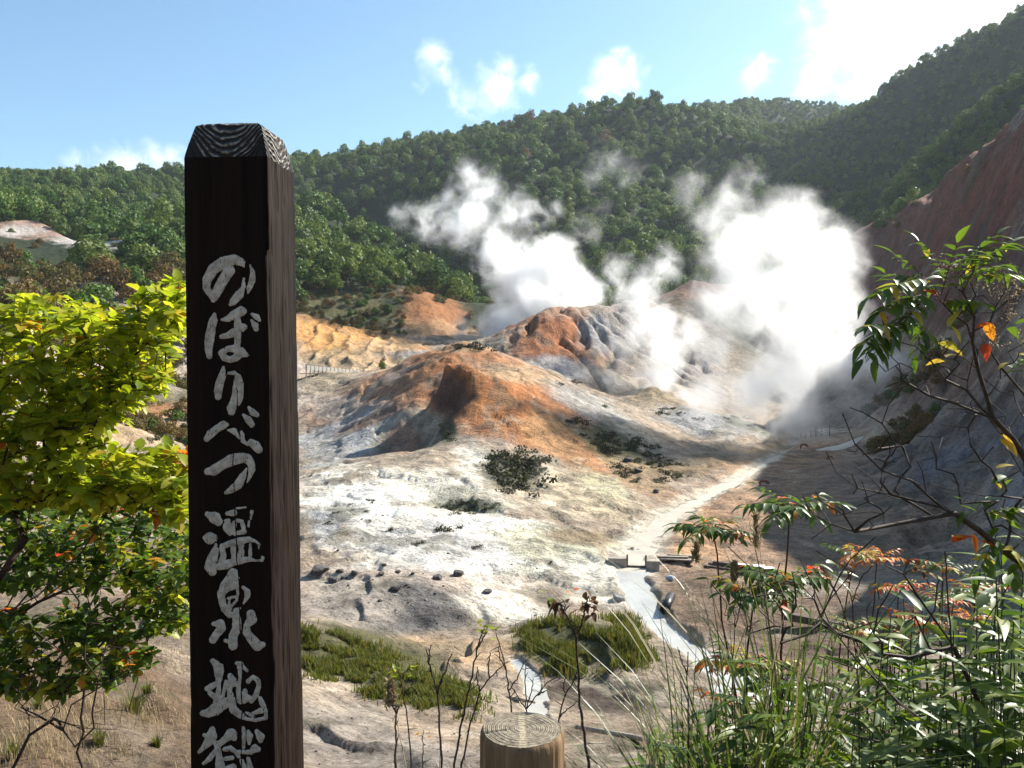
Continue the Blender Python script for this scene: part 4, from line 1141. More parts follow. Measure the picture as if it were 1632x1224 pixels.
gr.path(kA, P3([(1553, 505), (1535, 466), (1530, 440), (1545, 425)], 2.7, 2.72)); gr.path(len(gr.P) - 3, P3([(1552, 430), (1560, 400), (1575, 385)], 2.7, 2.7))
gr.path(trunk, P3([(1660, 680), (1632, 628), (1594, 584), (1573, 552), (1560, 530)], 2.8, 2.85))
gr.path(k1, P3([(1559, 658), (1523, 643), (1482, 631), (1450, 613), (1437, 606)], 2.7, 2.55))
lo = gr.path(0, P3([(1800, 1100), (1740, 1000), (1660, 920), (1600, 878), (1560, 845), (1520, 818)], 2.8, 2.5))
l1 = gr.path(lo, P3([(1505, 812), (1477, 788), (1453, 766), (1405, 750), (1362, 707), (1343, 659)], 2.48, 2.35))
gr.path(lo, P3([(1505, 810), (1453, 797), (1420, 788), (1367, 778), (1334, 754), (1317, 721)], 2.5, 2.42))
gr.path(lo, P3([(1505, 821), (1429, 835), (1362, 847), (1324, 835), (1291, 816), (1280, 790)], 2.5, 2.3)); gr.path(len(gr.P) - 4, P3([(1345, 820), (1310, 800), (1300, 785)], 2.36, 2.3))
gr.path(trunk, P3([(1632, 759), (1610, 720), (1596, 688), (1563, 654), (1520, 640), (1500, 636)], 2.75, 2.6))
tips = []
for (x, y, s, n, d) in ((1430, 600, 40, 8, 2.55), (1500, 560, 35, 8, 2.65), (1590, 560, 40, 8, 2.8), (1560, 620, 40, 8, 2.7), (1400, 720, 45, 8, 2.4), (1380, 790, 45, 7, 2.4), (1460, 700, 60, 9, 2.5), (1540, 740, 60, 9, 2.6),
                        (1600, 650, 40, 8, 2.8), (1440, 780, 50, 6, 2.5), (1350, 830, 35, 5, 2.35), (1590, 480, 40, 8, 2.8), (1530, 470, 30, 6, 2.7), (1600, 800, 50, 10, 2.6)):
    for _ in range(int(n * 1.8)): tips.append(at(x + q.normal() * s * .8, y + q.normal() * s * .6, d + q.normal() * .06) - root)
ends = gr.grow(tips, q, .7, .05, .04)
gr.wood(wood, .0016, .50, 6, 0, .026)

def pinnate(mb, base, d, length, n, size, q, mleaf, mstem, droop=.5, T=T_PIN, red=None, pr=0.0, up=(0, 0, 1)):
    """A compound leaf: leaflets in pairs along a drooping rachis, one at its tip."""
    d = np.asarray(d, float); d /= np.linalg.norm(d)
    pts = [np.array(base)]; v = d.copy()
    st = length / (n + 1)
    for i in range(n + 1):
        v = v + np.array([0, 0, -droop / (n + 1)]); v /= np.linalg.norm(v); pts.append(pts[-1] + v * st)
    mb.tube(pts, np.linspace(.0016, .0007, len(pts)), 4, mstem, False)
    for i in range(1, n + 1):
        v = pts[i + 1] - pts[i] if i < n + 1 and i + 1 < len(pts) else pts[i] - pts[i - 1]
        M = frame(v, up)
        for s_ in (-1, 1):
            dd = M[:, 1] * .55 + s_ * M[:, 0] * .85 + np.array([0, 0, -.12]) + q.normal(size=3) * .08
            m_ = red if (red is not None and q.uniform() < pr) else mleaf
            put_leaf(mb, T, pts[i], dd, size * q.uniform(.85, 1.1) * (1 - .25 * abs(i / n - .45)), q, m_, up, .15)
    put_leaf(mb, T, pts[-1], pts[-1] - pts[-2], size, q, mleaf, up, .15)

def pix_dir(a, b_, d0, d1):
    return at(b_[0], b_[1], d1) - at(a[0], a[1], d0)
for a, b_, d0, d1, n, s in (((1470, 470), (1400, 480), 2.6, 2.5, 8, .052), ((1510, 450), (1475, 385), 2.7, 2.75, 7, .05), ((1535, 445), (1590, 410), 2.72, 2.78, 7, .05), ((1460, 490), (1420, 430), 2.6, 2.55, 7, .05), ((1505, 480), (1560, 470), 2.66, 2.7, 6, .048), ((1430, 520), (1378, 530), 2.52, 2.42, 8, .05), ((1480, 470), (1430, 510), 2.6, 2.5, 7, .05), ((1545, 425), (1580, 372), 2.7, 2.72, 7, .05), ((1500, 470), (1440, 400), 2.7, 2.75, 6, .05), ((1560, 440), (1612, 425), 2.75, 2.8, 5, .05), ((1420, 520), (1382, 505), 2.5, 2.4, 6, .05), ((1470, 520), (1460, 560), 2.62, 2.6, 4, .045), ((1600, 600), (1640, 560), 2.8, 2.8, 5, .05), ((1570, 820), (1620, 800), 2.6, 2.6, 5, .055), ((1590, 850), (1560, 900), 2.6, 2.55, 5, .055), ((1600, 870), (1650, 900), 2.6, 2.6, 6, .06), ((1478, 445), (1392, 447), 2.62, 2.5, 7, .058), ((1450, 500), (1376, 545), 2.58, 2.45, 7, .056), ((1545, 432), (1602, 378), 2.7, 2.72, 6, .06), ((1500, 470), (1520, 392), 2.66, 2.6, 6, .055),
                            ((1490, 455), (1445, 432), 2.66, 2.7, 5, .055), ((1525, 440), (1556, 392), 2.7, 2.62, 5, .05), ((1440, 505), (1480, 520), 2.55, 2.6, 4, .045), ((1415, 505), (1395, 560), 2.52, 2.45, 5, .05)):
    p = at(a[0], a[1], d0) - root; v = pix_dir(a, b_, d0, d1)
    pinnate(fol, p, v, np.linalg.norm(v) * 1.1, n, s * 1.35, q, 0, 3, .35, T_PIN, 1, .06)
for (x, y, d, m_, n) in ((1512, 568, 2.66, 1, 2), (1528, 555, 2.66, 1, 2), (1563, 530, 2.7, 2, 3), (1620, 520, 2.8, 0, 2), (1624, 570, 2.8, 1, 2), (1500, 505, 2.66, 1, 2), (1495, 480, 2.66, 2, 2), (1580, 745, 2.6, 1, 2),
                         (1570, 790, 2.6, 0, 3), (1600, 830, 2.6, 0, 4), (1540, 810, 2.5, 0, 4), (1610, 760, 2.6, 0, 3), (1560, 860, 2.6, 2, 2), (1600, 880, 2.6, 1, 3), (1520, 860, 2.5, 2, 2), (1618, 915, 2.6, 0, 4), (1590, 700, 2.7, 1, 2)):
    for _ in range(n):
        v = q.normal(size=3); v[2] = v[2] * .5
        put_leaf(fol, T_OVA, at(x + q.normal() * 9, y + q.normal() * 8, d) - root, v, q.uniform(.045, .075), q, m_)
for (x, y, d) in ((1580, 458, 2.8), (1608, 470, 2.8), (1625, 452, 2.82), (1552, 446, 2.72), (1506, 548, 2.66), (1612, 500, 2.8), (1584, 545, 2.78), (1596, 440, 2.8), (1510, 425, 2.68), (1630, 540, 2.8)):
    c = at(x, y, d) - root
    for _ in range(46):
        o_ = q.normal(size=3) * np.array([.022, .02, .016])
        put_leaf(sd, T_OVA, c + o_, q.normal(size=3), q.uniform(.006, .011), q, 0)
    for _ in range(5): sd.tube([c - np.array([0, 0, .03]), c + q.normal(size=3) * .02], .0007, 4, 0, False)
wood.build('branches', m_twig, shrub, True)
fol.build('foliage', [m_deep, m_yellow, m_fire, m_redtwig], shrub, True)
sd.build('seed_heads', m_straw, shrub)

# fallen looking woody stems crossing the bamboo grass
twig_shrub('woody_shrub', 'low woody shrub of thick bent stems over the bamboo grass', (2.0, 2.75),
    [(1305 + q.normal() * 60, 985 + q.normal() * 60, 2.5 + q.normal() * .1) for _ in range(40)] + [(1230 + q.normal() * 60, 960 + q.normal() * 40, 2.5) for _ in range(26)] + [(1430 + q.normal() * 70, 980 + q.normal() * 60, 2.5) for _ in range(40)] +
    [(1330 + q.normal() * 60, 1150 + q.normal() * 40, 2.35) for _ in range(10)], m_twig, .0017, .018, None, None,
    paths=([(1620, 1300, 2.6), (1539, 1212, 2.5), (1490, 1165, 2.48), (1429, 1117, 2.45), (1372, 1060, 2.42), (1334, 1012, 2.4), (1305, 985, 2.4)], [(1700, 1260, 2.6), (1632, 1215, 2.5), (1500, 1196, 2.4), (1410, 1184, 2.36), (1334, 1165, 2.33)],
           [(1640, 1250, 2.6), (1560, 1120, 2.55), (1520, 1030, 2.5), (1470, 960, 2.5), (1440, 915, 2.5), (1480, 890, 2.5)]))

# ------------------------------------------------------------------ slender saplings with a whorl of compound leaves
q = np.random.default_rng(33)
def sapling(px, py, d, spread, n, size, label, mixw, bend=0.0, tiers=(), group=None):
    top = at(px, py, d)
    u, s = ray_us(px + bend, 1250); bx, by = u * (d + .12), d + .12
    bz = gz(bx, by); o = np.array([bx, by, bz])
    e = empty('sapling', o, 0, label, 'sapling', group)
    st = MB(); fo = MB(); t = top - o
    pts = [np.array([0, 0, -.05]), t * .3 + np.array([.01, 0, .02]), t * .65 + np.array([-.008, .01, .01]), t]
    L = np.linalg.norm(t)
    P_ = np.array([[np.interp(f, (0, .3, .65, 1), [p[k] for p in pts]) for k in range(3)] for f in np.linspace(0, 1, 14)]) + q.normal(size=(14, 3)) * .004
    P_[-1] = t
    st.tube(P_, np.linspace(.0065, .0028, 14), 6, 0, False)
    for (f, nn, sc) in ((1.0, n, 1.0),) + tuple(tiers):
        b_ = P_[-1] if f == 1.0 else P_[int(f * 13)]
        a0 = q.uniform(0, 6.28)
        for i in range(nn):
            a = a0 + 2 * math.pi * i / nn + q.normal() * .2
            v = np.array([math.cos(a), math.sin(a), q.uniform(.15, .75)])
            c = q.choice(3, p=mixw)
            pinnate(fo, b_, v, spread * sc * q.uniform(.8, 1.1), 5, size * sc, q, c, 3, .5, T_PIN, 1, .10)
    st.build('stem', m_redtwig, e, True)
    fo.build('foliage', [m_deep, m_fire, m_yellow, m_redtwig], e, True)
sapling(1136, 846, 3.1, .145, 10, .06, 'slender sapling with a flat green crown tipped red, nearest the boards', (.86, .10, .04), 60, ((.60, 6, 1.05), (.42, 5, .9)))
sapling(1258, 812, 3.0, .165, 12, .064, 'tallest sapling with a broad green umbrella crown beside the pampas plume', (.95, .02, .03), -20, ((.80, 9, 1.25), (.52, 7, 1.1)))
sapling(1200, 950, 2.9, .16, 10, .058, 'low sapling with green leaves and a few orange ones under the umbrella crown', (.78, .12, .10), -20, ((.7, 6, 1.0),))
SMALL = [(1357, 885, 4.2, .15, 7, .046, 'thin sapling with a small yellow green crown right of the umbrella crown', (.55, .1, .35)),
 (1398, 890, 4.3, .15, 7, .046, 'thin sapling with a small orange crown beside a yellow green one', (.15, .7, .15)),
 (1432, 938, 4.1, .15, 8, .046, 'thin sapling with a red and orange crown above the bent branches', (.08, .82, .10)),
 (1503, 905, 4.2, .15, 8, .046, 'thin sapling with a pale green crown under the withered leaves', (.7, .02, .28)),
 (1552, 940, 4.0, .15, 8, .046, 'thin sapling with an orange to green crown at the far right', (.35, .4, .25)),
 (1497, 958, 4.2, .15, 8, .046, 'thin sapling with a yellow and orange crown between two redder ones', (.2, .35, .45)),
 (1466, 992, 3.9, .15, 8, .046, 'thin sapling with the brightest red crown over the bamboo grass', (.0, .97, .03)),
 (1415, 1002, 4.0, .15, 8, .046, 'thin sapling with a mixed red and green crown low over the bamboo grass', (.5, .45, .05)),
 (1352, 1005, 3.7, .15, 8, .046, 'thin sapling with a green and yellow crown low over the bamboo grass', (.7, .05, .25)),
 (1540, 985, 4.1, .15, 8, .046, 'thin sapling with a red and yellow crown at the edge of the bamboo grass', (.2, .6, .2)),
 (1430, 1030, 3.9, .15, 8, .046, 'thin sapling with a dull green crown half sunk in the bamboo grass', (.9, .05, .05))]
for (px, py, d, sp_, n, s, lab, w) in SMALL: sapling(px, py, d, sp_, n, s, lab, w, q.uniform(-40, 20), (), 'thin saplings over the bamboo grass')

# ------------------------------------------------------------------ dry stems in front of the valley
def dry_stem(label, strokes, d, r=.0035, whorls=(), base=None):
    x0, y0 = strokes[0][0]
    if base is None: base = (x0, 1262)
    u, s = ray_us(base[0], base[1]); bx, by = u * (d + .08), d + .08; bz = gz(bx, by); o = np.array([bx, by, bz])
    e = empty('dry_stem', o, 0, label, 'dry stem', 'dry stems in front of the valley')
    mb = MB()
    for k, st in enumerate(strokes):
        n = len(st); P_ = [at(x, y, d + .03 * math.sin(i + k)) - o for i, (x, y) in enumerate(st)]
        if k == 0: P_ = [np.array([0, 0, -.04])] + P_
        P_ = np.array(P_)
        tt = np.linspace(0, len(P_) - 1, len(P_) * 4); PP = np.stack([np.interp(tt, np.arange(len(P_)), P_[:, c]) for c in range(3)], 1) + q.normal(size=(len(tt), 3)) * .0012
        PP[0] = P_[0]
        mb.tube(PP, np.linspace(r if k == 0 else r * .7, r * .4, len(PP)), 5, 0, False)
        L = len(PP)
        for i in range(3, L - 1, 3):                           # buds
            v = q.normal(size=3) * .012; mb.tube([PP[i], PP[i] + v], [r * .5, r * .2], 4, 0, False)
    mb.build('stalk', m_twig, e, True)
    if whorls:
        fo = MB()
        for (x, y, m_, n, sz) in whorls:
            c = at(x, y, d) - o
            for _ in range(n):
                v = q.normal(size=3); v[2] = v[2] * .4 - (.5 if m_ == 0 else -.1)
                put_leaf(fo, T_OVA, c + q.normal(size=3) * .012, v, sz * q.uniform(.7, 1.1), q, m_)
        fo.build('leaves', [m_brownleaf, m_lime, m_fire], e, True)
dry_stem('tall dark dry stem with two drooping clusters of withered leaves', [[(938, 1224), (931, 1170), (924, 1122), (921, 1060), (919, 1015), (908, 990), (898, 970), (885, 958)], [(919, 1015), (930, 985), (933, 970), (937, 950)]], 2.1, .0045,
         ((883, 955, 0, 9, .03), (893, 962, 0, 8, .032), (872, 948, 1, 2, .03), (937, 955, 0, 11, .03), (943, 968, 0, 10, .032), (928, 962, 0, 6, .028), (905, 940, 2, 2, .022)))
dry_stem('forked bare stem standing over the near grass strip', [[(704, 1215), (700, 1150), (698, 1107), (690, 1080), (683, 1053), (687, 1027)], [(698, 1107), (703, 1085), (712, 1065), (719, 1042)], [(690, 1080), (684, 1060), (680, 1035)]], 2.2, .0036)
dry_stem('leaning stem with a small green leaf tuft at its tip left of the round post', [[(723, 1224), (732, 1175), (742, 1122), (752, 1080), (759, 1038), (765, 1015), (772, 1000)], [(759, 1038), (768, 1020), (777, 1005)]], 2.15, .0036, ((772, 998, 1, 5, .026), (760, 995, 1, 4, .024), (780, 1000, 1, 3, .02)))
dry_stem('leaning branched bare stem between the leafy tipped stem and the round post', [[(735, 1224), (748, 1160), (765, 1103), (780, 1080), (799, 1061)], [(765, 1103), (760, 1080), (762, 1062)], [(780, 1080), (778, 1060), (782, 1040)]], 2.25, .0034)
dry_stem('bare stem rising just behind the round post', [[(816, 1190), (816, 1133), (811, 1100), (807, 1069), (800, 1040), (791, 1008)], [(811, 1100), (825, 1080), (835, 1055)], [(807, 1069), (797, 1050), (795, 1030)]], 2.3, .0032)
dry_stem('spray of bare twigs fanning out behind the round post', [[(839, 1190), (839, 1130), (837, 1084), (838, 1060)], [(839, 1130), (856, 1108), (872, 1088), (884, 1080)], [(839, 1130), (848, 1100), (850, 1080)], [(839, 1130), (825, 1110), (815, 1095)], [(856, 1108), (868, 1102), (878, 1096)]], 2.35, .003)
dry_stem('bare twiggy stem right of the round post', [[(900, 1224), (890, 1145), (900, 1110), (914, 1085), (922, 1068)], [(890, 1145), (905, 1130), (920, 1118)], [(900, 1110), (898, 1090), (903, 1075)]], 2.3, .0032)
dry_stem('short thick bare stem nearest the sign post', [[(630, 1224), (631, 1180), (632, 1137), (638, 1125)], [(632, 1137), (626, 1125), (624, 1118)]], 2.1, .004)
dry_stem('thin stem with a sparse greenish tip over the bare near slope', [[(656, 1224), (651, 1160), (643, 1110), (638, 1080), (636, 1070)], [(643, 1110), (655, 1092), (664, 1080)]], 2.2, .0026, ((640, 1072, 1, 6, .02), (648, 1066, 1, 4, .018), (632, 1078, 1, 3, .018)))
dry_stem('little stem with a reddish tip beside the greenish tipped stem', [[(672, 1224), (674, 1185), (675, 1163)]], 2.15, .0022, ((675, 1162, 2, 3, .014),))
dry_stem('bare stem in front of the bamboo grass, straight as a wire', [[(1098, 1224), (1098, 1150), (1096, 1075), (1097, 1040)], [(1096, 1075), (1085, 1050), (1082, 1035)]], 2.2, .0032)
dry_stem('dark straight stem rising through the bamboo grass', [[(1536, 1224), (1524, 1110), (1514, 1000), (1508, 905), (1506, 880)]], 2.3, .004, ((1470, 905, 0, 8, .03), (1452, 905, 0, 7, .032), (1462, 898, 2, 2, .03)))
dry_stem('pair of thin stems with russet seed tips among the bamboo grass', [[(1170, 1224), (1166, 1100), (1172, 1000), (1168, 960)], [(1172, 1000), (1180, 965), (1184, 930)]], 2.6, .003)
dry_stem('twiggy stem with brown seed heads before the shaded flat', [[(1375, 1224), (1366, 1080), (1358, 960), (1350, 905)], [(1358, 960), (1372, 920), (1392, 900)], [(1366, 1040), (1340, 960), (1310, 905)], [(1340, 960), (1325, 930), (1300, 915)]], 2.9, .0035,
         ((1350, 902, 0, 8, .02), (1352, 915, 0, 8, .02), (1308, 908, 0, 7, .018), (1360, 950, 0, 8, .02), (1366, 990, 0, 6, .02), (1394, 900, 0, 3, .02)))

# ------------------------------------------------------------------ dwarf bamboo, silver grass and straw at lower right
def bamboo_mesh(seed):
    qq = np.random.default_rng(seed); st = MB(); fo = MB()
    h = qq.uniform(.75, 1.05)
    P_ = np.array([[.05 * t * t, .03 * t, h * t] for t in np.linspace(0, 1, 7)])
    st.tube(P_, np.linspace(.004, .002, 7), 5, 0, False)
    n = qq.integers(10, 15)
    for i in range(n):
        f = .28 + .72 * i / (n - 1); b_ = np.array([np.interp(f, np.linspace(0, 1, 7), P_[:, c]) for c in range(3)])
        a = i * 2.4 + qq.normal() * .4
        v = np.array([math.cos(a), math.sin(a), qq.uniform(-.05, .75)])
        put_leaf(fo, T_SASA, b_, v, qq.uniform(.12, .20), qq, 0, roll=.5)
    return st.mesh('stem', True), fo.mesh('foliage', True)
m_bstem = simple_mat('bamboo_stem', (.025, .035, .012), (.06, .07, .025), 30, .6, .001)
BAM = [bamboo_mesh(200 + i) for i in range(6)]
for a, b_ in BAM: a.materials.append(m_bstem); b_.materials.append(m_sasa)
spots = []
poly = [(1060, 1215), (1130, 1120), (1220, 1080), (1300, 1040), (1400, 1000), (1480, 960), (1660, 900), (1660, 1330), (1060, 1330)]
for p in inside(poly, 290, q): spots.append((p[0], p[1]))
spots += [(1020 + 9 * i, 1235) for i in range(5)]
cnt_b = 0
for (px, py) in spots:
    fy_ = (py - 900) / 430
    d = q.uniform(2.4, 4.6) - .8 * fy_ + .0
    d = max(2.25, d)
    tip = at(px, py, d); g0 = gz(tip[0], tip[1]); H = tip[2] - g0
    if H < .2: H = .3
    if H > 1.35: continue
    far_right = px > 1450
    o = empty('dwarf_bamboo', (tip[0], tip[1], g0 - .02), q.uniform(0, 6.28), 'glossy dwarf bamboo stalk in the thicket at lower right', 'bamboo', 'dwarf bamboo thicket')
    k = q.integers(len(BAM)); s = H / .92
    o.scale = (min(1.15, max(.75, s)),) * 2 + (s,)
    link('stem', BAM[k][0], None, o); link('foliage', BAM[k][1], None, o); cnt_b += 1

def tuft(px, py, d, n, L, label, mats, spread=.5, plume=(), cat='grass tuft', name='silver_grass', group=None):
    u, s = ray_us(px, py); x, y = u * d, d; z = gz(x, y); o = np.array([x, y, z])
    e = empty(name, o, 0, label, cat, group)
    mb = MB()
    for _ in range(n):
        a = q.uniform(0, 6.28); l = L * q.uniform(.55, 1.1); lean = spread * q.uniform(.15, 1)
        t = np.linspace(0, 1, 7); w = .0055 * (1 - t ** 1.5) * q.uniform(.6, 1.2) + .0004
        c = np.stack([math.cos(a) * lean * l * t ** 2 + .03 * math.cos(a), math.sin(a) * lean * l * t ** 2 + .03 * math.sin(a), l * (t - .35 * lean * t ** 3)], 1)
        sd_ = np.array([-math.sin(a), math.cos(a), 0])
        V = np.empty((14, 3)); V[0::2] = c - sd_ * w[:, None]; V[1::2] = c + sd_ * w[:, None]
        mb.add(V, [(2 * i, 2 * i + 1, 2 * i + 3, 2 * i + 2) for i in range(6)], None, 0 if q.uniform() < .82 else 1)
    mb.build('blades', mats, e, True)
    for (ppx, ppy, pd, pl) in plume:
        tp = at(ppx, ppy, pd) - o; sm = MB(); pm = MB()
        sm.tube([np.zeros(3), tp * .5 + np.array([.02, 0, .03]), tp], [.002, .0016, .0008], 4, 0, False)
        for _ in range(170):
            f = q.uniform(); b_ = tp + np.array([.0, 0, -pl * (1 - f) + pl * .15])
            v = np.array([q.normal() * .35, q.normal() * .35, 1.0]); v /= np.linalg.norm(v)
            put_leaf(pm, T_PIN, b_ + q.normal(size=3) * .005 * (1.3 - f), v, q.uniform(.012, .03), q, 0)
        sm.build('plume_stem', m_straw, e, True); pm.build('plume', m_straw, e)
tuft(1180, 1260, 2.2, 120, 1.02, 'dark green tuft of long arching grass in front of the bamboo thicket', [m_blade, m_straw], .75)
tuft(1095, 1290, 2.25, 70, .92, 'small tuft of arching grass at the thicket\'s near corner', [m_blade, m_straw], .7)
tuft(1262, 1270, 2.45, 80, 1.12, 'tall tuft of grass with a tan feathery plume before the shaded flat', [m_blade, m_straw], .6, ((1205, 830, 2.7, .11), (1110, 870, 2.9, .07), (1170, 905, 2.9, .06)))
tuft(960, 1300, 2.0, 30, .70, 'sparse tuft of dry grass right of the round post', [m_blade, m_straw], .8)
tuft(690, 1300, 2.0, 30, .62, 'sparse tuft of dry grass left of the round post', [m_straw, m_blade], .8, ((622, 1095, 2.2, .06),))
# dry straw stalks leaning across the thicket
for k, (a, b_, d) in enumerate((((1235, 1224), (1030, 1000), 2.5), ((1300, 1200), (1130, 985), 2.6), ((1420, 1220), (1180, 990), 2.6), ((1160, 1224), (1005, 1090), 2.4), ((1500, 1215), (1330, 985), 2.7), ((1390, 1100), (1200, 960), 2.8),
                              ((1120, 1224), (1060, 1010), 2.5), ((1340, 1190), (1290, 960), 2.7))):
    p0 = at(a[0] + 25, a[1] + 70, d); p1 = at(b_[0], b_[1], d + .05); p0[2] = max(p0[2], gz(p0[0], p0[1]) - .02) if True else p0[2]
    mb = MB(); o = p0
    mid = (p0 + p1) / 2 + np.array([0, 0, .03])
    mb.tube([p0 - o, mid - o, p1 - o], [.0018, .0014, .0006], 4, 0, False)
    s_ = mb.build('straw', m_straw, None, True); s_.location = o
    tag(s_, 'thin dry straw stalk leaning out of the bamboo thicket', 'straw', 'straw stalks leaning from the thicket')
print('bamboo', cnt_b)

# ------------------------------------------------------------------ grass of the valley, tufts, rocks
q = np.random.default_rng(55)
def grass_patch(name, label, poly, n, h0, h1, dmin, mats, wid=1.0):
    """Blades standing on the ground inside a stretch of bank."""
    pts = inside(poly, n // 7, q)
    u, s = ray_us(pts[:, 0], pts[:, 1])
    dd = _LD[_LD > dmin]
    D = np.repeat(dd[None], len(u), 0); Zg = height((u[:, None] * D).ravel(), D.ravel()).reshape(D.shape)
    below = Zg >= s[:, None] * D; i = np.argmax(below, 1); ok = below.any(1)
    i = i[ok]; x = u[ok] * dd[i]; y = dd[i]
    x = np.repeat(x, 7) + q.normal(size=len(x) * 7) * .22; y = np.repeat(y, 7) + q.normal(size=len(y) * 7) * .3
    cl = fbm(x / 1.3, y / 1.3, 3)
    kx = cl > -.08; x, y, cl = x[kx], y[kx], cl[kx]
    z = height(x, y); nn = len(x)
    h = q.uniform(h0, h1, nn) * (1 + 1.6 * cl); a = q.uniform(0, 6.28, nn); w = q.uniform(.012, .028, nn) * wid; le = q.uniform(.1, .6, nn) * h
    sx, sy = np.cos(a), np.sin(a)
    b_ = np.stack([x, y, z - .02], 1); side = np.stack([-sy, sx, 0 * sx], 1) * w[:, None]
    m1 = b_ + np.stack([sx * le * .35, sy * le * .35, h * .6], 1); tp = b_ + np.stack([sx * le, sy * le, h], 1)
    V = np.stack([b_ - side, b_ + side, m1 + side * .7, m1 - side * .7, tp], 1).reshape(-1, 3)
    o5 = np.arange(nn)[:, None] * 5
    Q = o5 + np.array([[0, 1, 2, 3]]); T = o5 + np.array([[3, 2, 4]])
    o = link(name, mesh_np(name, V, Q, T, False), mats)
    return tag(o, label, 'grass', None, 'stuff')
m_valgrass = leaf_mat('valley_grass', [(.05, .075, .015), (.09, .115, .022), (.14, .145, .03), (.13, .115, .035), (.08, .10, .02), (.18, .13, .05)], .4, .6, .2, tscale=(1.2, 1.2, .6))
m_moss = leaf_mat('dark_scrub_leaf', [(.03, .038, .018), (.045, .05, .02), (.06, .06, .028), (.075, .065, .03)], .2, .7, .15)
grass_patch('grass', 'band of green grass on the bank right of the sign post', [(480, 1000), (520, 1003), (570, 1030), (640, 1050), (690, 1085), (750, 1100), (770, 1120), (740, 1135), (660, 1125), (590, 1110), (520, 1085), (480, 1080)], 17000, .10, .26, 14, m_valgrass)
grass_patch('grass', 'grass growing on the dark hummock beside the milky stream', [(815, 1005), (880, 990), (960, 985), (1010, 992), (1040, 1020), (1060, 1050), (1010, 1062), (940, 1062), (880, 1075), (850, 1045)], 12000, .12, .32, 22, m_valgrass)
grass_patch('grass', 'sparse dry grass on the brown bank below the leafy bush', [(0, 1020), (300, 1010), (300, 1224), (0, 1224)], 5200, .05, .17, 5, [m_straw, m_valgrass], .22)

def rock_mesh(seed):
    qq = np.random.default_rng(seed); bm = bmesh.new(); bmesh.ops.create_icosphere(bm, subdivisions=3, radius=.5)
    from mathutils import noise as mn
    for k in range(9):                                       # broken faces
        nrm = Vector(qq.normal(size=3)).normalized(); lim = qq.uniform(.26, .42)
        for v in bm.verts:
            t = v.co.dot(nrm)
            if t > lim: v.co -= nrm * (t - lim)
    for v in bm.verts:
        v.co += v.co.normalized() * .05 * mn.noise(v.co * 5 + Vector((seed, 0, 0))); v.co.z *= .75
    me = bpy.data.meshes.new('rock'); bm.to_mesh(me); bm.free(); return me
m_rock = simple_mat('dark_rock', (.022, .02, .02), (.12, .11, .10), 5, .85, .05)
m_paleR = simple_mat('pale_rock', (.16, .15, .14), (.40, .38, .34), 5, .9, .05)
ROCKS = [rock_mesh(i) for i in range(5)]
for me in ROCKS: me.materials.append(m_rock)
PALE = [me.copy() for me in ROCKS[:3]]
for me in PALE: me.materials[0] = m_paleR
def rock(px, py, w, label, pale=False, group='dark rocks strewn on the pale slope'):
    h = hit(px, py, 8); s = w / FPX * h[1]
    me = (PALE if pale else ROCKS)[q.integers(3 if pale else 5)]
    o = bpy.data.objects.new('rock', me); COL.objects.link(o)
    o.location = (h[0], h[1], h[2] + s * .12); o.rotation_euler = (0, 0, q.uniform(0, 6.28)); o.scale = (s * q.uniform(.9, 1.15), s, s * q.uniform(.8, 1.1))
    tag(o, label, 'rock', group)
for px, py, w, lab in ((508, 914, 34, 'largest dark rock on the pale slope, close beside the sign post'), (532, 928, 22, 'angular grey rock just right of the largest dark rock'), (541, 912, 14, 'dark rock propped beside the angular grey rock'), (547, 921, 13, 'small dark rock at the right end of the cluster by the sign post'),
                       (566, 914, 14, 'small dark rock between the cluster and the row of stones'), (607, 916, 12, 'dark stone at the left end of the row of stones'), (698, 923, 17, 'upright blocky dark rock standing with a lit right side'), (731, 917, 24, 'flat wide dark rock right of the upright blocky one'),
                       (632, 939, 20, 'lone dark rock in front of the row of stones'), (776, 944, 17, 'dark rock where the grey dome meets cream soil'), (635, 912, 11, 'dark stone in the middle of the row of stones'), (657, 915, 8, 'little dark stone right end of the row of stones'),
                       (606, 958, 8, 'little dark stone low on the grey slope'), (612, 901, 9, 'little dark stone uppermost on the pale slope'), (588, 927, 7, 'little dark stone below the row of stones')):
    rock(px, py, w, lab)
for px, py, w, lab in ((985, 955, 26, 'large grey rock at the edge of the milky stream'), (1005, 968, 13, 'small grey stone in the milky stream\'s edge'), (1026, 937, 12, 'pale stone sticking out of the milky stream'), (1030, 956, 12, 'second pale stone at the far bank of the milky stream'), (1018, 985, 11, 'small stone half in the milky stream below the drain pipe'), (1060, 1004, 14, 'stone at the near edge of the milky stream in its middle reach'), (1048, 985, 9, 'little stone on the far bank of the milky stream')):
    rock(px, py, w, lab, True, 'grey stones along the milky stream')
for px, py, w, lab in ((1018, 752, 16, 'dark rock on the flank of the orange mound'), (1003, 735, 18, 'dark craggy rock above another on the flank of the orange mound'), (1045, 785, 12, 'dark rock at the foot of the orange mound'), (1125, 842, 10, 'small stone on the lit edge of the flat')):
    rock(px, py, w, lab, False, 'rocks round the orange mound')
for k in range(70):                                                  # stones scattered over the pale slopes
    px, py = inside([(490, 880), (700, 870), (960, 900), (980, 960), (820, 1000), (560, 1000), (490, 960)] if k < 40 else [(490, 1110), (700, 1170), (900, 1160), (900, 1222), (490, 1222)], 1, q)[0]
    rock(px, py, q.uniform(2.5, 5.5), 'small loose stone among many on the pale slope in front', q.uniform() < .35, 'loose stones of the near slopes')

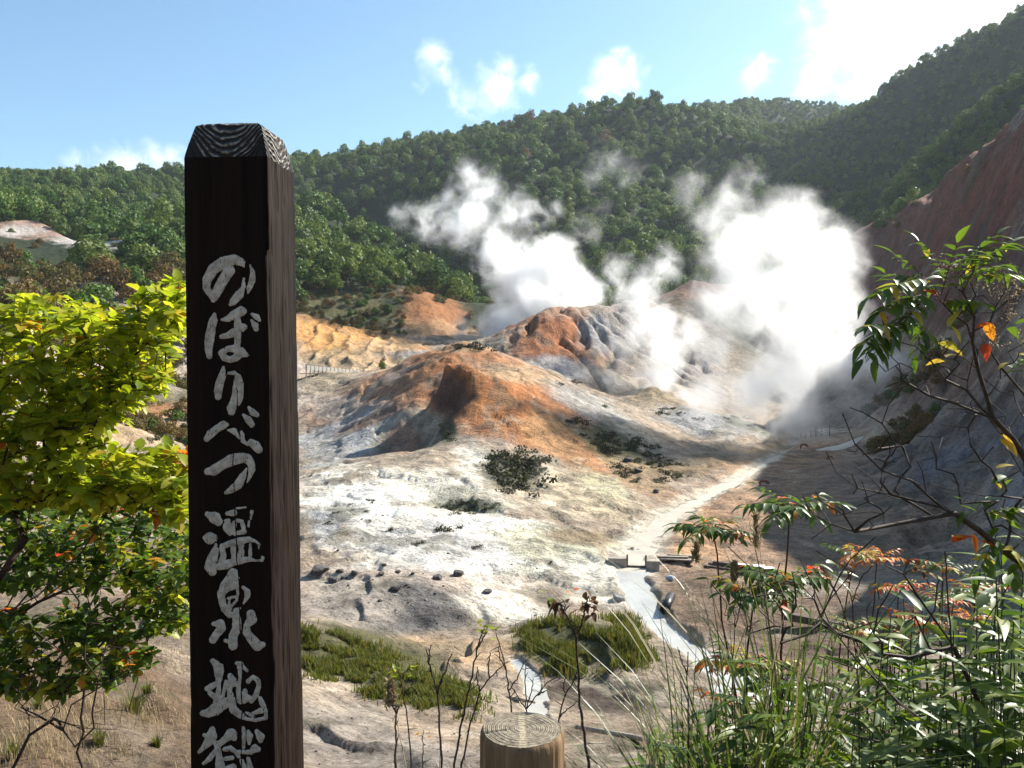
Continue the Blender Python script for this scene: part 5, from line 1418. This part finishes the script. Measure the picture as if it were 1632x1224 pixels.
def scrub_mesh(seed, n=260):
    qq = np.random.default_rng(seed); d = qq.normal(size=(n, 3)); d[:, 2] = np.abs(d[:, 2]); d /= np.linalg.norm(d, axis=1)[:, None]
    lob = qq.normal(size=(6, 3)) * np.array([.35, .35, .08]); c = lob[qq.integers(6, size=n)] + d * qq.uniform(.1, .38, n)[:, None] * np.array([1, 1, .8])
    nr_ = d + qq.normal(size=(n, 3)) * .6; nr_ /= np.linalg.norm(nr_, axis=1)[:, None]; t = np.cross(nr_, qq.normal(size=(n, 3))); t /= np.linalg.norm(t, axis=1)[:, None]; b_ = np.cross(nr_, t); s = qq.uniform(.03, .075, n)[:, None]
    return mesh_np('shrub', np.stack([c - t * s, c - b_ * s, c + t * s, c + b_ * s], 1).reshape(-1, 3), np.arange(n * 4).reshape(-1, 4))
SCR = [scrub_mesh(i) for i in range(4)]
for me in SCR: me.materials.append(m_moss)
GSC = [me.copy() for me in SCR]
for me in GSC: me.materials[0] = m_valgrass
def shrub_at(px, py, w, label, group, green=False):
    h = hit(px, py, 8); s = w / FPX * h[1]
    me = (GSC if green else SCR)[q.integers(4)]
    o = bpy.data.objects.new('low_shrub', me); COL.objects.link(o); o.location = (h[0], h[1], h[2] - .05 * s); o.rotation_euler = (0, 0, q.uniform(0, 6.28)); o.scale = (s, s, s * q.uniform(.8, 1.1)); tag(o, label, 'shrub', group)
for px, py, w in ((805, 745, 40), (826, 735, 46), (838, 755, 44), (815, 770, 36), (800, 728, 30), (845, 738, 32), (790, 756, 26), (830, 780, 26), (815, 730, 40), (835, 742, 44), (822, 758, 48), (808, 757, 40), (845, 750, 36), (828, 722, 34), (795, 742, 34), (818, 782, 34), (838, 768, 36)):
    shrub_at(px, py, w, 'dark scrubby shrub in the clump on the cream slope before the orange mound', 'dark shrub clump before the orange mound')
for px, py, w in ((716, 690, 26), (722, 702, 22), (712, 678, 18)): shrub_at(px, py, w, 'dark olive shrub on the notch of the orange mound\'s front ridge', 'olive shrubs in the notch')
for px, py, w in ((745, 550, 28), (760, 553, 26), (735, 553, 20), (770, 557, 20)): shrub_at(px, py, w, 'mossy crag shrub on the crest of the orange mound', 'shrubs on the mound crest')
for _ in range(70):
    px, py = inside([(905, 665), (1000, 690), (1080, 740), (1100, 770), (1010, 770), (940, 720)], 1, q)[0]; shrub_at(px, py, q.uniform(9, 24), 'low dark shrub on the right flank of the orange mound', 'shrubs of the right flank')
for _ in range(16):
    px, py = inside([(500, 800), (600, 790), (640, 850), (520, 850)], 1, q)[0]; shrub_at(px, py, q.uniform(5, 13), 'tiny dark shrub on the white slope near the sign post', 'tiny shrubs of the white slope')
for _ in range(16):
    px, py = inside([(860, 595), (920, 605), (1010, 660), (1230, 685), (1180, 660), (1110, 650), (960, 650)], 1, q)[0]; shrub_at(px, py, q.uniform(8, 18), 'mossy shrub on the grey mounds below the steam', 'mossy shrubs below the steam')
for _ in range(22):
    px, py = inside([(690, 798), (740, 792), (800, 800), (800, 818), (740, 822), (690, 815)], 1, q)[0]; shrub_at(px, py, q.uniform(8, 16), 'dark mossy shrub on the little scarp across the cream slope', 'mossy shrubs of the scarp')
for px, py, w in ((705, 843, 26), (660, 868, 20), (755, 872, 16), (1008, 875, 12)): shrub_at(px, py, w, 'small greyish shrub alone on the white slope', 'lone shrubs of the white slope')
for px, py, w in ((215, 1135, 44), (160, 1185, 34), (110, 1105, 40), (235, 1105, 26), (20, 1210, 40), (60, 1130, 28), (250, 1190, 24), (190, 1075, 30)):
    h = hit(px, py, 5); 
    e = empty('grass_tuft', h, 0, 'tuft of yellowish grass on the brown bank at lower left', 'grass tuft', 'grass tufts on the brown bank'); mb = MB()
    L = w / FPX * h[1]
    for _ in range(70):
        a = q.uniform(0, 6.28); l = L * q.uniform(.5, 1.0); le = q.uniform(.1, .8) * l; r0 = q.uniform(0, .22) * L
        b_ = np.array([r0 * math.cos(a), r0 * math.sin(a), -.02]); sd_ = np.array([-math.sin(a), math.cos(a), 0]) * .008
        m1 = b_ + np.array([math.cos(a) * le * .35, math.sin(a) * le * .35, l * .6]); tp = b_ + np.array([math.cos(a) * le, math.sin(a) * le, l * .9])
        mb.add([b_ - sd_, b_ + sd_, m1 + sd_ * .7, m1 - sd_ * .7, tp], [(0, 1, 2, 3)], [(3, 2, 4)])
    mb.build('blades', m_valgrass, e)
for _ in range(26):
    px, py = inside([(150, 640), (300, 640), (300, 700), (150, 690)] if q.uniform() < .6 else [(150, 690), (300, 690), (300, 720), (200, 715)], 1, q)[0]
    shrub_at(px, py, q.uniform(10, 26), 'olive shrub on the sandy ground left of the sign post', 'olive shrubs left of the sign post', q.uniform() < .4)

# ------------------------------------------------------------------ water
def water_surface(name, k, mat, below, wide):
    """Water lying in the bed cut into the ground; the banks give it its edge."""
    C, dep, kd = SPATH[k]
    tg = np.gradient(C[:, :2], axis=0); tg /= np.linalg.norm(tg, axis=1)[:, None]; nv = np.stack([-tg[:, 1], tg[:, 0]], 1)
    K = 7; f = np.linspace(-1, 1, K)
    XY = C[:, None, :2] + nv[:, None, :] * (f[None, :, None] * C[:, None, 3:4] * wide)
    V = np.concatenate([XY, np.repeat((C[:, 2] - below)[:, None, None], K, 1)], -1).reshape(-1, 3)
    i = np.arange(len(C) - 1)[:, None] * K; j = np.arange(K - 1)[None]
    o = link(name, mesh_np(name, V, np.stack([i + j, i + j + 1, i + K + j + 1, i + K + j], -1).reshape(-1, 4), None, True), mat)
    return tag(o, None, None, None, 'structure')
def water_mat(name, c, rough):
    m, nt, out = new_mat(name); g = NT(nt); geo = g.n('ShaderNodeNewGeometry'); b = g.n('ShaderNodeBsdfPrincipled')
    f = g.noise(geo.outputs['Position'], 3.5, 4, .6); f2 = g.noise(geo.outputs['Position'], .8, 4, .6)
    col = g.ramp(f2, [(.3, [v * .75 for v in c]), (.65, c)]); g.l(col, b.inputs['Base Color']); b.inputs['Roughness'].default_value = rough; b.inputs['Specular IOR Level'].default_value = .35
    g.l(g.bump(f, .03, .5), b.inputs['Normal']); g.l(b.outputs[0], out.inputs[0]); return m
m_milk = water_mat('milky_water', (.42, .42, .39), .3); m_silt = water_mat('silty_bed', (.42, .38, .31), .6)
water_surface('stream', 0, m_milk, .22, 1.3)
water_surface('upper_stream', 1, m_silt, .24, .8)
water_surface('brook', 2, m_milk, .16, 1.3)

# ------------------------------------------------------------------ things in the valley
m_plank = wood_grain_mat('grey_plank', (.16, .13, .10), (.42, .36, .29), 6, .01)
m_rust = simple_mat('rusty_iron', (.09, .03, .02), (.25, .09, .05), 12, .7, .01)
m_conc = simple_mat('stained_concrete', (.20, .17, .14), (.40, .36, .30), 3, .9, .02)
m_blackp = simple_mat('black_plastic', (.012, .012, .014), (.03, .03, .032), 6, .4, .002)
m_white = simple_mat('white_boards', (.55, .52, .46), (.78, .75, .68), 4, .8, .01)
m_blue = simple_mat('blue_tarpaulin', (.16, .26, .42), (.55, .60, .66), 6, .5, .05)
m_dwood = wood_grain_mat('dark_beam', (.045, .035, .028), (.16, .125, .10), 6, .01)

def seat(px, py, dmin=12): return hit(px, py, dmin)
h = seat(1078, 895); e = empty('plank_stack', h, R(-12), 'stack of pale grey planks on the bank above the milky stream', 'planks')
for i, (dx, dy, dz, a, L) in enumerate(((0, 0, .14, 0, 2.1), (.05, .28, .14, 2, 2.2), (-.1, .56, .15, -3, 2.0), (.1, .84, .14, 1, 1.9), (-.2, .2, .235, 6, 1.7), (.3, .6, .235, -7, 1.6))):
    mb = MB(); mb.box((dx, dy, dz), (L, .22, .06), rotz(R(a))); mb.build('plank', m_plank, e)
for x in (-.7, .7):
    mb = MB(); mb.box((x, .4, .0), (.12, 1.1, .22)); mb.build('bearer', m_dwood, e)
def weir():
    h = seat(1006, 905); e = empty('weir', h, R(-8), 'low stained concrete weir with a wooden sluice where the stream bed ends', 'weir')
    mb = MB(); mb.box((-.75, 0, .1), (1.0, .5, .9)); w = mb.build('side_wall', m_conc, e)
    mb = MB(); mb.box((1.15, .1, .05), (.7, .6, .8)); mb.build('side_wall', m_conc, e)
    mb = MB(); mb.box((.27, -.05, -.08), (1.05, .10, .45)); mb.build('sluice_board', m_dwood, e)
    for x in (-.22, .78):
        mb = MB(); mb.box((x, -.14, .2), (.09, .09, 1.1)); mb.build('sluice_post', m_dwood, e)
weir()
def pipe_ring(mb, c, ax, r, L, th=.03, m=0):
    M = frame(ax); a = np.linspace(0, 2 * np.pi, 24, endpoint=False)
    prof = [(r, 0), (r, L), (r - th, L), (r - th, 0)]
    V = np.array([[pr * math.cos(t), y, pr * math.sin(t)] for (pr, y) in prof for t in a]) @ M.T + np.asarray(c)
    Q = [(s * 24 + j, s * 24 + (j + 1) % 24, ((s + 1) % 4) * 24 + (j + 1) % 24, ((s + 1) % 4) * 24 + j) for s in range(4) for j in range(24)]
    mb.add(V, Q, None, m)
h = seat(1056, 972); mb = MB(); pipe_ring(mb, (0, 0, .14), (.35, .9, .12), .22, 1.6); o = mb.build('drain_pipe', m_blackp, None, True); o.location = h - np.array([0, .5, 0]); tag(o, 'open black drain pipe end on the bank of the milky stream', 'pipe')
bmx = bmesh.new(); bmesh.ops.create_icosphere(bmx, subdivisions=4, radius=.5)
from mathutils import noise as mnoise
for v in bmx.verts: v.co += v.co.normalized() * (.16 * mnoise.noise(v.co * 3) + .07 * mnoise.noise(v.co * 8)); v.co.z *= .62; v.co.y *= .8
me = bpy.data.meshes.new('tarp_bundle'); bmx.to_mesh(me); bmx.free(); me.polygons.foreach_set('use_smooth', [True] * len(me.polygons))
h = seat(1068, 926); o = link('tarp_bundle', me, m_blue); o.location = h + np.array([0, 0, .15]); o.scale = (.42, .36, .45); tag(o, 'crumpled blue and white tarpaulin bundle on the stream bank', 'tarpaulin')
h = seat(1176, 912); e = empty('timber_pile', h, R(-28), 'long dark timbers lying on the flat with pale sheets on top', 'timbers')
for i, (dx, dy, dz, L) in enumerate(((0, 0, .08, 3.6), (.3, .34, .08, 3.4), (-.1, .68, .09, 3.2), (.1, .3, .26, 3.0))):
    mb = MB(); mb.box((dx, dy, dz), (L, .24, .17), rotz(R((-2, 1, 3, -4)[i]))); mb.build('timber', m_dwood, e)
for i, (dx, dy) in enumerate(((.2, .25), (1.0, .4), (1.5, .2))):
    mb = MB(); mb.box((dx, dy, .37), (.6, .4, .03), rotz(R(20 * i)) ); mb.build('sheet', m_white, e)
h = seat(1330, 1000); mb = MB(); mb.box((0, 0, .1), (4.2, .3, .3)); o = mb.build('long_beam', m_dwood); o.location = h; o.rotation_euler = (0, R(4), R(-24)); tag(o, 'long dark beam lying in the shade of the flat', 'beam')
h = seat(825, 1117); mb = MB(); mb.tube([(-.55, 0, .03), (0, .02, .05), (.55, 0, .03)], [.05, .06, .04], 8); o = mb.build('driftwood', m_plank, None, True); o.location = h; o.rotation_euler = (0, 0, R(-20)); tag(o, 'pale driftwood log lying beside the narrow brook', 'log')
h = seat(1010, 1180); mb = MB(); mb.tube([(-1.3, 0, .04), (0, .03, .06), (1.3, 0, .02)], [.05, .06, .04], 8); o = mb.build('driftwood', m_plank, None, True); o.location = h; o.rotation_euler = (0, 0, R(-24)); tag(o, 'long thin driftwood log on the bare slope right of the round post', 'log')
for px, py, s_, lab in ((1211, 777, 1.0, 'nearer rusty pipe stub bent over on the sandy flat'), (1276, 717, 1.05, 'farther rusty pipe stub bent over beside the steaming channel'), (1318, 735, .8, 'rusty iron stub out on the shaded flat')):
    h = seat(px, py); e = empty('pipe_stub', h, R(q.uniform(-20, 20)), lab, 'pipe', 'rusty pipe stubs on the flat'); e.scale = (s_,) * 3
    mb = MB(); mb.tube([(0, 0, -.2), (0, 0, .45), (.08, 0, .58), (.22, 0, .64), (.5, 0, .64), (.64, 0, .58), (.7, 0, .42)], .11, 12); mb.build('bent_tube', m_rust, e, True)
    mb = MB(); pipe_ring(mb, (.7, 0, .46), (0, 0, -1), .155, .09, .05); mb.build('flange', m_rust, e)
    mb = MB(); mb.tube([(0, 0, -.1), (0, 0, .06), (0, 0, .1)], [.55, .42, .2], 14); mb.build('footing', m_conc, e, True)
# white panelled boardwalk rail at the foot of the orange cliff
h0, h1 = at(488, 588, 127), at(574, 599, 135)
h0[2] -= .45; h1[2] -= .15
d_ = h1[:2] - h0[:2]; Ld = np.linalg.norm(d_); ang = math.atan2(d_[1], d_[0])
zb = (h0[2] + h1[2]) / 2
e = empty('boardwalk', (h0[0], h0[1], h0[2]), ang, 'boardwalk with a pale panelled railing under the orange cliff', 'boardwalk')
n = 14; sl = (h1[2] - h0[2]) / Ld
for i in range(n + 1):
    x = Ld * i / n; mb = MB(); mb.box((x, 0, sl * x - .55), (.12, .12, 3.4)); mb.build('post', m_plank, e)
for i in range(n):
    x = Ld * (i + .5) / n; mb = MB(); mb.box((x, -.09, sl * x + .68), (Ld / n - .14, .05, .66)); mb.build('rail_panel', m_white, e)
mb = MB(); mb.box((Ld / 2, .9, sl * Ld / 2 + .22), (Ld, 1.66, .12)); mb.build('deck', m_plank, e)
mb = MB(); mb.box((Ld / 2, 0, sl * Ld / 2 + 1.19), (Ld, .17, .08)); mb.build('handrail', m_plank, e)
# rail of the footpath left of the sign post
h0, h1 = hit(262, 612, 70), hit(306, 602, 70); d_ = h1[:2] - h0[:2]; Ld = np.linalg.norm(d_)
e = empty('path_railing', h0, math.atan2(d_[1], d_[0]), 'dark wooden footpath railing far off left of the sign post', 'railing'); sl = (h1[2] - h0[2]) / Ld
for i in range(5):
    x = Ld * i / 4; mb = MB(); mb.box((x, 0, sl * x + .45), (.14, .14, 1.3)); mb.build('post', m_dwood, e)
for z in (.45, .95): mb = MB(); mb.box((Ld / 2, -.1, sl * Ld / 2 + z), (Ld + .3, .06, .16), np.array([[math.cos(math.atan(sl)), 0, -math.sin(math.atan(sl))], [0, 1, 0], [math.sin(math.atan(sl)), 0, math.cos(math.atan(sl))]])); mb.build('rail', m_dwood, e)
h = hit(273, 706, 30); mb = MB(); mb.tube([(0, 0, -.3), (0, 0, .55), (0, 0, .6)], [.3, .3, .26], 12); o = mb.build('bollard', m_dwood, None, True); o.location = h; tag(o, 'dark round bollard on the sandy ground left of the sign post', 'bollard')
# stakes and hoses by the hot pool
for k, (px, py, hh) in enumerate(((1276, 698, .9), (1284, 697, 1.1), (1292, 696, .8), (1300, 696, 1.2), (1309, 695, 1.0), (1322, 694, 1.3))):
    h = seat(px, py, 60); mb = MB(); mb.tube([(0, 0, -.3), (.02, 0, hh * .6), (0, .02, hh)], [.07, .065, .06], 8); o = mb.build('stake', m_dwood, None, True); o.location = h; tag(o, 'weathered stake in the row fencing off the steaming pool', 'stake', 'stakes by the steaming pool')
h = seat(1332, 690, 60); mb = MB()
for k in range(3):
    a = np.linspace(0, 2 * np.pi, 40); mb.tube(np.stack([(2.0 + .18 * k) * np.cos(a), (1.2 + .1 * k) * np.sin(a), .12 + .12 * k + .1 * np.sin(3 * a + k)], 1), .05, 6, 0, False)
o = mb.build('hose_coil', m_white, None, True); o.location = h; tag(o, 'loose coil of pale hose beside the steaming pool', 'hose')
h = seat(1340, 712, 60); aa = np.linspace(0, 2 * np.pi, 40, endpoint=False)
rx = 2.6 * (1 + .18 * np.sin(aa * 3)); V = [(0, 0, 0)] + [(r_ * math.cos(t), 1.0 * r_ * .4 * math.sin(t), 0) for r_, t in zip(rx, aa)]
V = np.array(V); XY = V[:, :2] + h[:2]; V[:, 2] = height(XY[:, 0], XY[:, 1]) - h[2] + .06
o = link('puddle', mesh_np('puddle', V, None, [(0, i + 1, (i + 1) % 40 + 1) for i in range(40)], True), m_silt); o.location = h; tag(o, None, None, None, 'structure')

# ------------------------------------------------------------------ steam of the vents, and the clouds: one closed body each, filled with uneven white vapour
def vapour(name, label, cat, blobs, dens, nscale, amp=1.2, lo=0.0, hi=1.0, aniso=.55, group=None, kind=None, step=.6, detail=6.0, grow=1.25, col=(1, 1, 1)):
    """blobs: photograph pixel, radius in pixels, distance, weight."""
    B = []
    for b_ in blobs:
        px, py, rp, d = b_[:4]; w = b_[4] if len(b_) > 4 else 1.0
        c = at(px, py, d); B.append((c, rp * grow / FPX * d, w))
    o0 = np.mean([b_[0] for b_ in B], axis=0)
    bm = bmesh.new()
    for c, r, w in B:
        bmesh.ops.create_icosphere(bm, subdivisions=3, radius=r * 1.02, matrix=Matrix.Translation(Vector(c - o0)))
    me = bpy.data.meshes.new(name); bm.to_mesh(me); bm.free()
    o = bpy.data.objects.new(name, me); COL.objects.link(o)
    o.location = o0
    md = o.modifiers.new('r', 'REMESH'); md.mode = 'VOXEL'; md.voxel_size = min(b_[1] for b_ in B) / 4.5
    dg = bpy.context.evaluated_depsgraph_get()
    me2 = bpy.data.meshes.new_from_object(o.evaluated_get(dg)); o.modifiers.clear(); o.data = me2; me2.name = name
    m, nt, out = new_mat(name + '_vapour'); g = NT(nt)
    geo = g.n('ShaderNodeNewGeometry'); P_ = geo.outputs['Position']
    cur = None
    for c, r, w in B:
        ds = g.n('ShaderNodeVectorMath', operation='DISTANCE'); g.l(P_, ds.inputs[0]); ds.inputs[1].default_value = tuple(c)
        v = g.math('MULTIPLY_ADD', ds.outputs['Value'], -w / r, w)
        cur = v if cur is None else g.math('SMOOTH_MAX', cur, v, 0.12)
    nz = g.noise(P_, nscale * 1.25, detail, .66, .5)
    f = g.math('MULTIPLY_ADD', g.math('SUBTRACT', nz, .5), amp * 2, cur)
    mr = g.n('ShaderNodeMapRange'); g.l(f, mr.inputs[0]); mr.inputs[1].default_value = lo; mr.inputs[2].default_value = hi; mr.inputs[3].default_value = 0; mr.inputs[4].default_value = 1
    pw = g.math('MULTIPLY', g.math('POWER', mr.outputs[0], 2.4), dens)
    edge = g.math('MULTIPLY', cur, 7.0, clamp=True)
    dn = g.math('MULTIPLY', pw, edge)
    pv = g.n('ShaderNodeVolumePrincipled'); pv.inputs['Color'].default_value = (*col, 1); pv.inputs['Anisotropy'].default_value = aniso
    pv.inputs['Absorption Color'].default_value = (1, 1, 1, 1)
    g.l(dn, pv.inputs['Density']); g.l(pv.outputs[0], out.inputs['Volume'])
    m.cycles.volume_step_rate = step
    me2.materials.clear(); me2.materials.append(m)
    return tag(o, label, cat, group, kind)

STEAM = 'steam plumes of the vents'
vapour('steam_plume', 'white steam plume rising behind the gullied mound and drifting up the wooded hill', 'steam', [
    (800, 525, 42, 178), (850, 490, 55, 182), (900, 470, 55, 188), (945, 468, 26, 186), (925, 445, 30, 188), (830, 440, 55, 188), (880, 420, 48, 192), (790, 400, 42, 195, .8), (745, 350, 50, 200, .62), (760, 305, 45, 203, .5),
    (745, 270, 30, 205, .4), (690, 355, 40, 205, .4), (640, 345, 26, 206, .32), (820, 345, 45, 205, .42), (870, 335, 28, 205, .3), (770, 545, 45, 176, .55), (740, 525, 30, 178, .38)], 1.2, .16, 1.0, group=STEAM)
vapour('steam_plume', 'narrower steam column rising from the basin right of the gullied mound', 'steam', [
    (1010, 640, 26, 137, .8), (1045, 605, 40, 140), (1065, 560, 42, 142), (1040, 520, 42, 146), (1020, 470, 45, 150, .8), (1055, 430, 35, 152, .6), (985, 430, 32, 152, .55), (975, 605, 38, 136, .45), (930, 600, 30, 134, .4), (1095, 530, 30, 142, .8), (990, 560, 36, 140, .5), (1090, 640, 28, 138, .7),
    (935, 365, 30, 152, .3), (1060, 400, 20, 152, .4)], .75, .22, 1.0, group=STEAM)
vapour('steam_plume', 'largest billowing white steam plume over the hot pool at the foot of the red hillside', 'steam', [
    (1400, 585, 42, 99.0), (1432, 572, 30, 99.0, .8), (1340, 570, 65, 100.0), (1265, 600, 70, 101.0), (1275, 655, 48, 99.0), (1200, 625, 55, 101.0), (1130, 630, 42, 101.0, .9), (1285, 520, 80, 103.0), (1215, 465, 75, 104.0), (1295, 440, 70, 104.0), (1185, 400, 65, 105.0, .9), (1255, 375, 62, 106.0), (1325, 400, 48, 105.0, .9),
    (1340, 500, 46, 103.0), (1140, 350, 45, 106.0, .6), (1110, 295, 36, 107.0, .38), (1190, 278, 28, 107.0, .4), (1165, 325, 42, 106.0, .5), (1150, 480, 52, 104.0, .85), (1130, 560, 45, 103.0, .6), (1230, 680, 30, 99.0, .7), (1310, 690, 24, 99.0, .55), (1345, 650, 36, 98.0, .45), (1400, 640, 45, 99.0, .36)], .62, .2, 1.0, grow=1.4, group=STEAM)
vapour('steam_plume', 'faint detached wisp of steam high against the wooded hill', 'steam', [(970, 262, 40, 240, .5), (1000, 272, 28, 240, .4), (945, 285, 26, 240, .36), (960, 330, 24, 238, .3)], .16, .14, 1.1, group=STEAM)
vapour('steam_plume', 'low thin steam trailing along the upper stream bed', 'steam', [(1250, 705, 26, 108, .6), (1215, 725, 26, 98, .6), (1180, 745, 24, 90, .5), (1150, 765, 20, 84, .4)], .35, .5, 1.0, group=STEAM)
vapour('steam_plume', 'faint steam hanging over the cream slope right of the dark shrubs', 'steam', [(870, 765, 40, 67, .55), (885, 735, 30, 68, .45), (900, 790, 32, 64, .4)], .22, .5, 1.0, group=STEAM)
vapour('steam_plume', 'wisp of steam on the left shoulder of the orange mound', 'steam', [(630, 600, 26, 104, .5), (650, 580, 20, 106, .4)], .3, .5, 1.0, group=STEAM)
vapour('steam_plume', 'small steam wisp above the concrete weir', 'steam', [(985, 895, 26, 46, .5), (1000, 870, 22, 47, .45), (1030, 880, 20, 46, .4)], .35, .9, 1.0, group=STEAM)
CLOUD = 'small white clouds'
CK = dict(nscale=.0085, amp=1.35, lo=0.0, hi=1.0, grow=1.2, aniso=.4, step=1.0)
vapour('cloud', 'small ragged white cloud, highest above the sign post side of the hill', 'cloud', [(690, 92, 32, 3000, .7), (705, 112, 26, 3000, .6), (672, 130, 20, 3000, .4)], .030, group=CLOUD, **CK)
vapour('cloud', 'wide soft white cloud in the middle of the sky', 'cloud', [(795, 135, 45, 3100, .7), (745, 158, 34, 3100, .6), (840, 128, 28, 3100, .6), (770, 165, 30, 3100, .5)], .030, group=CLOUD, **CK)
vapour('cloud', 'soft white cloud just above the wooded summit', 'cloud', [(985, 122, 42, 3200, .7), (955, 145, 36, 3200, .6), (1010, 108, 26, 3200, .6)], .030, group=CLOUD, **CK)
vapour('cloud', 'small faint cloud between the summit and the big bright cloud', 'cloud', [(1212, 115, 34, 3200, .6), (1190, 130, 26, 3200, .5)], .022, group=CLOUD, **CK)
vapour('cloud', 'big bright white cloud spreading over the right hand ridge', 'cloud', [(1350, 60, 70, 3300, .8), (1450, 50, 110, 3300), (1570, 10, 110, 3300), (1310, 110, 55, 3300, .7), (1400, 120, 70, 3300, .8), (1280, 30, 34, 3300, .5), (1330, -10, 50, 3300, .6), (1500, -70, 100, 3300, .9), (1650, -60, 110, 3300)], .012, group=CLOUD, **CK)
vapour('cloud', 'low long white cloud on the skyline left of the sign post', 'cloud', [(190, 270, 48, 3200, .8), (245, 265, 42, 3200, .8), (130, 278, 40, 3200, .6), (290, 268, 36, 3200, .7), (90, 285, 25, 3200, .5)], .030, group=CLOUD, **CK)

# ------------------------------------------------------------------ the air itself
mb = MB(); mb.box((0, 0, 125), (3480, 3480, 450))
m_air, nt, out = new_mat('thin_air'); g = NT(nt)
pv = g.n('ShaderNodeVolumePrincipled'); pv.inputs['Color'].default_value = (.80, .90, 1, 1); pv.inputs['Density'].default_value = 0.00009; pv.inputs['Anisotropy'].default_value = .35
g.l(pv.outputs[0], out.inputs['Volume'])
tag(mb.build('haze', m_air), None, None, None, 'stuff')
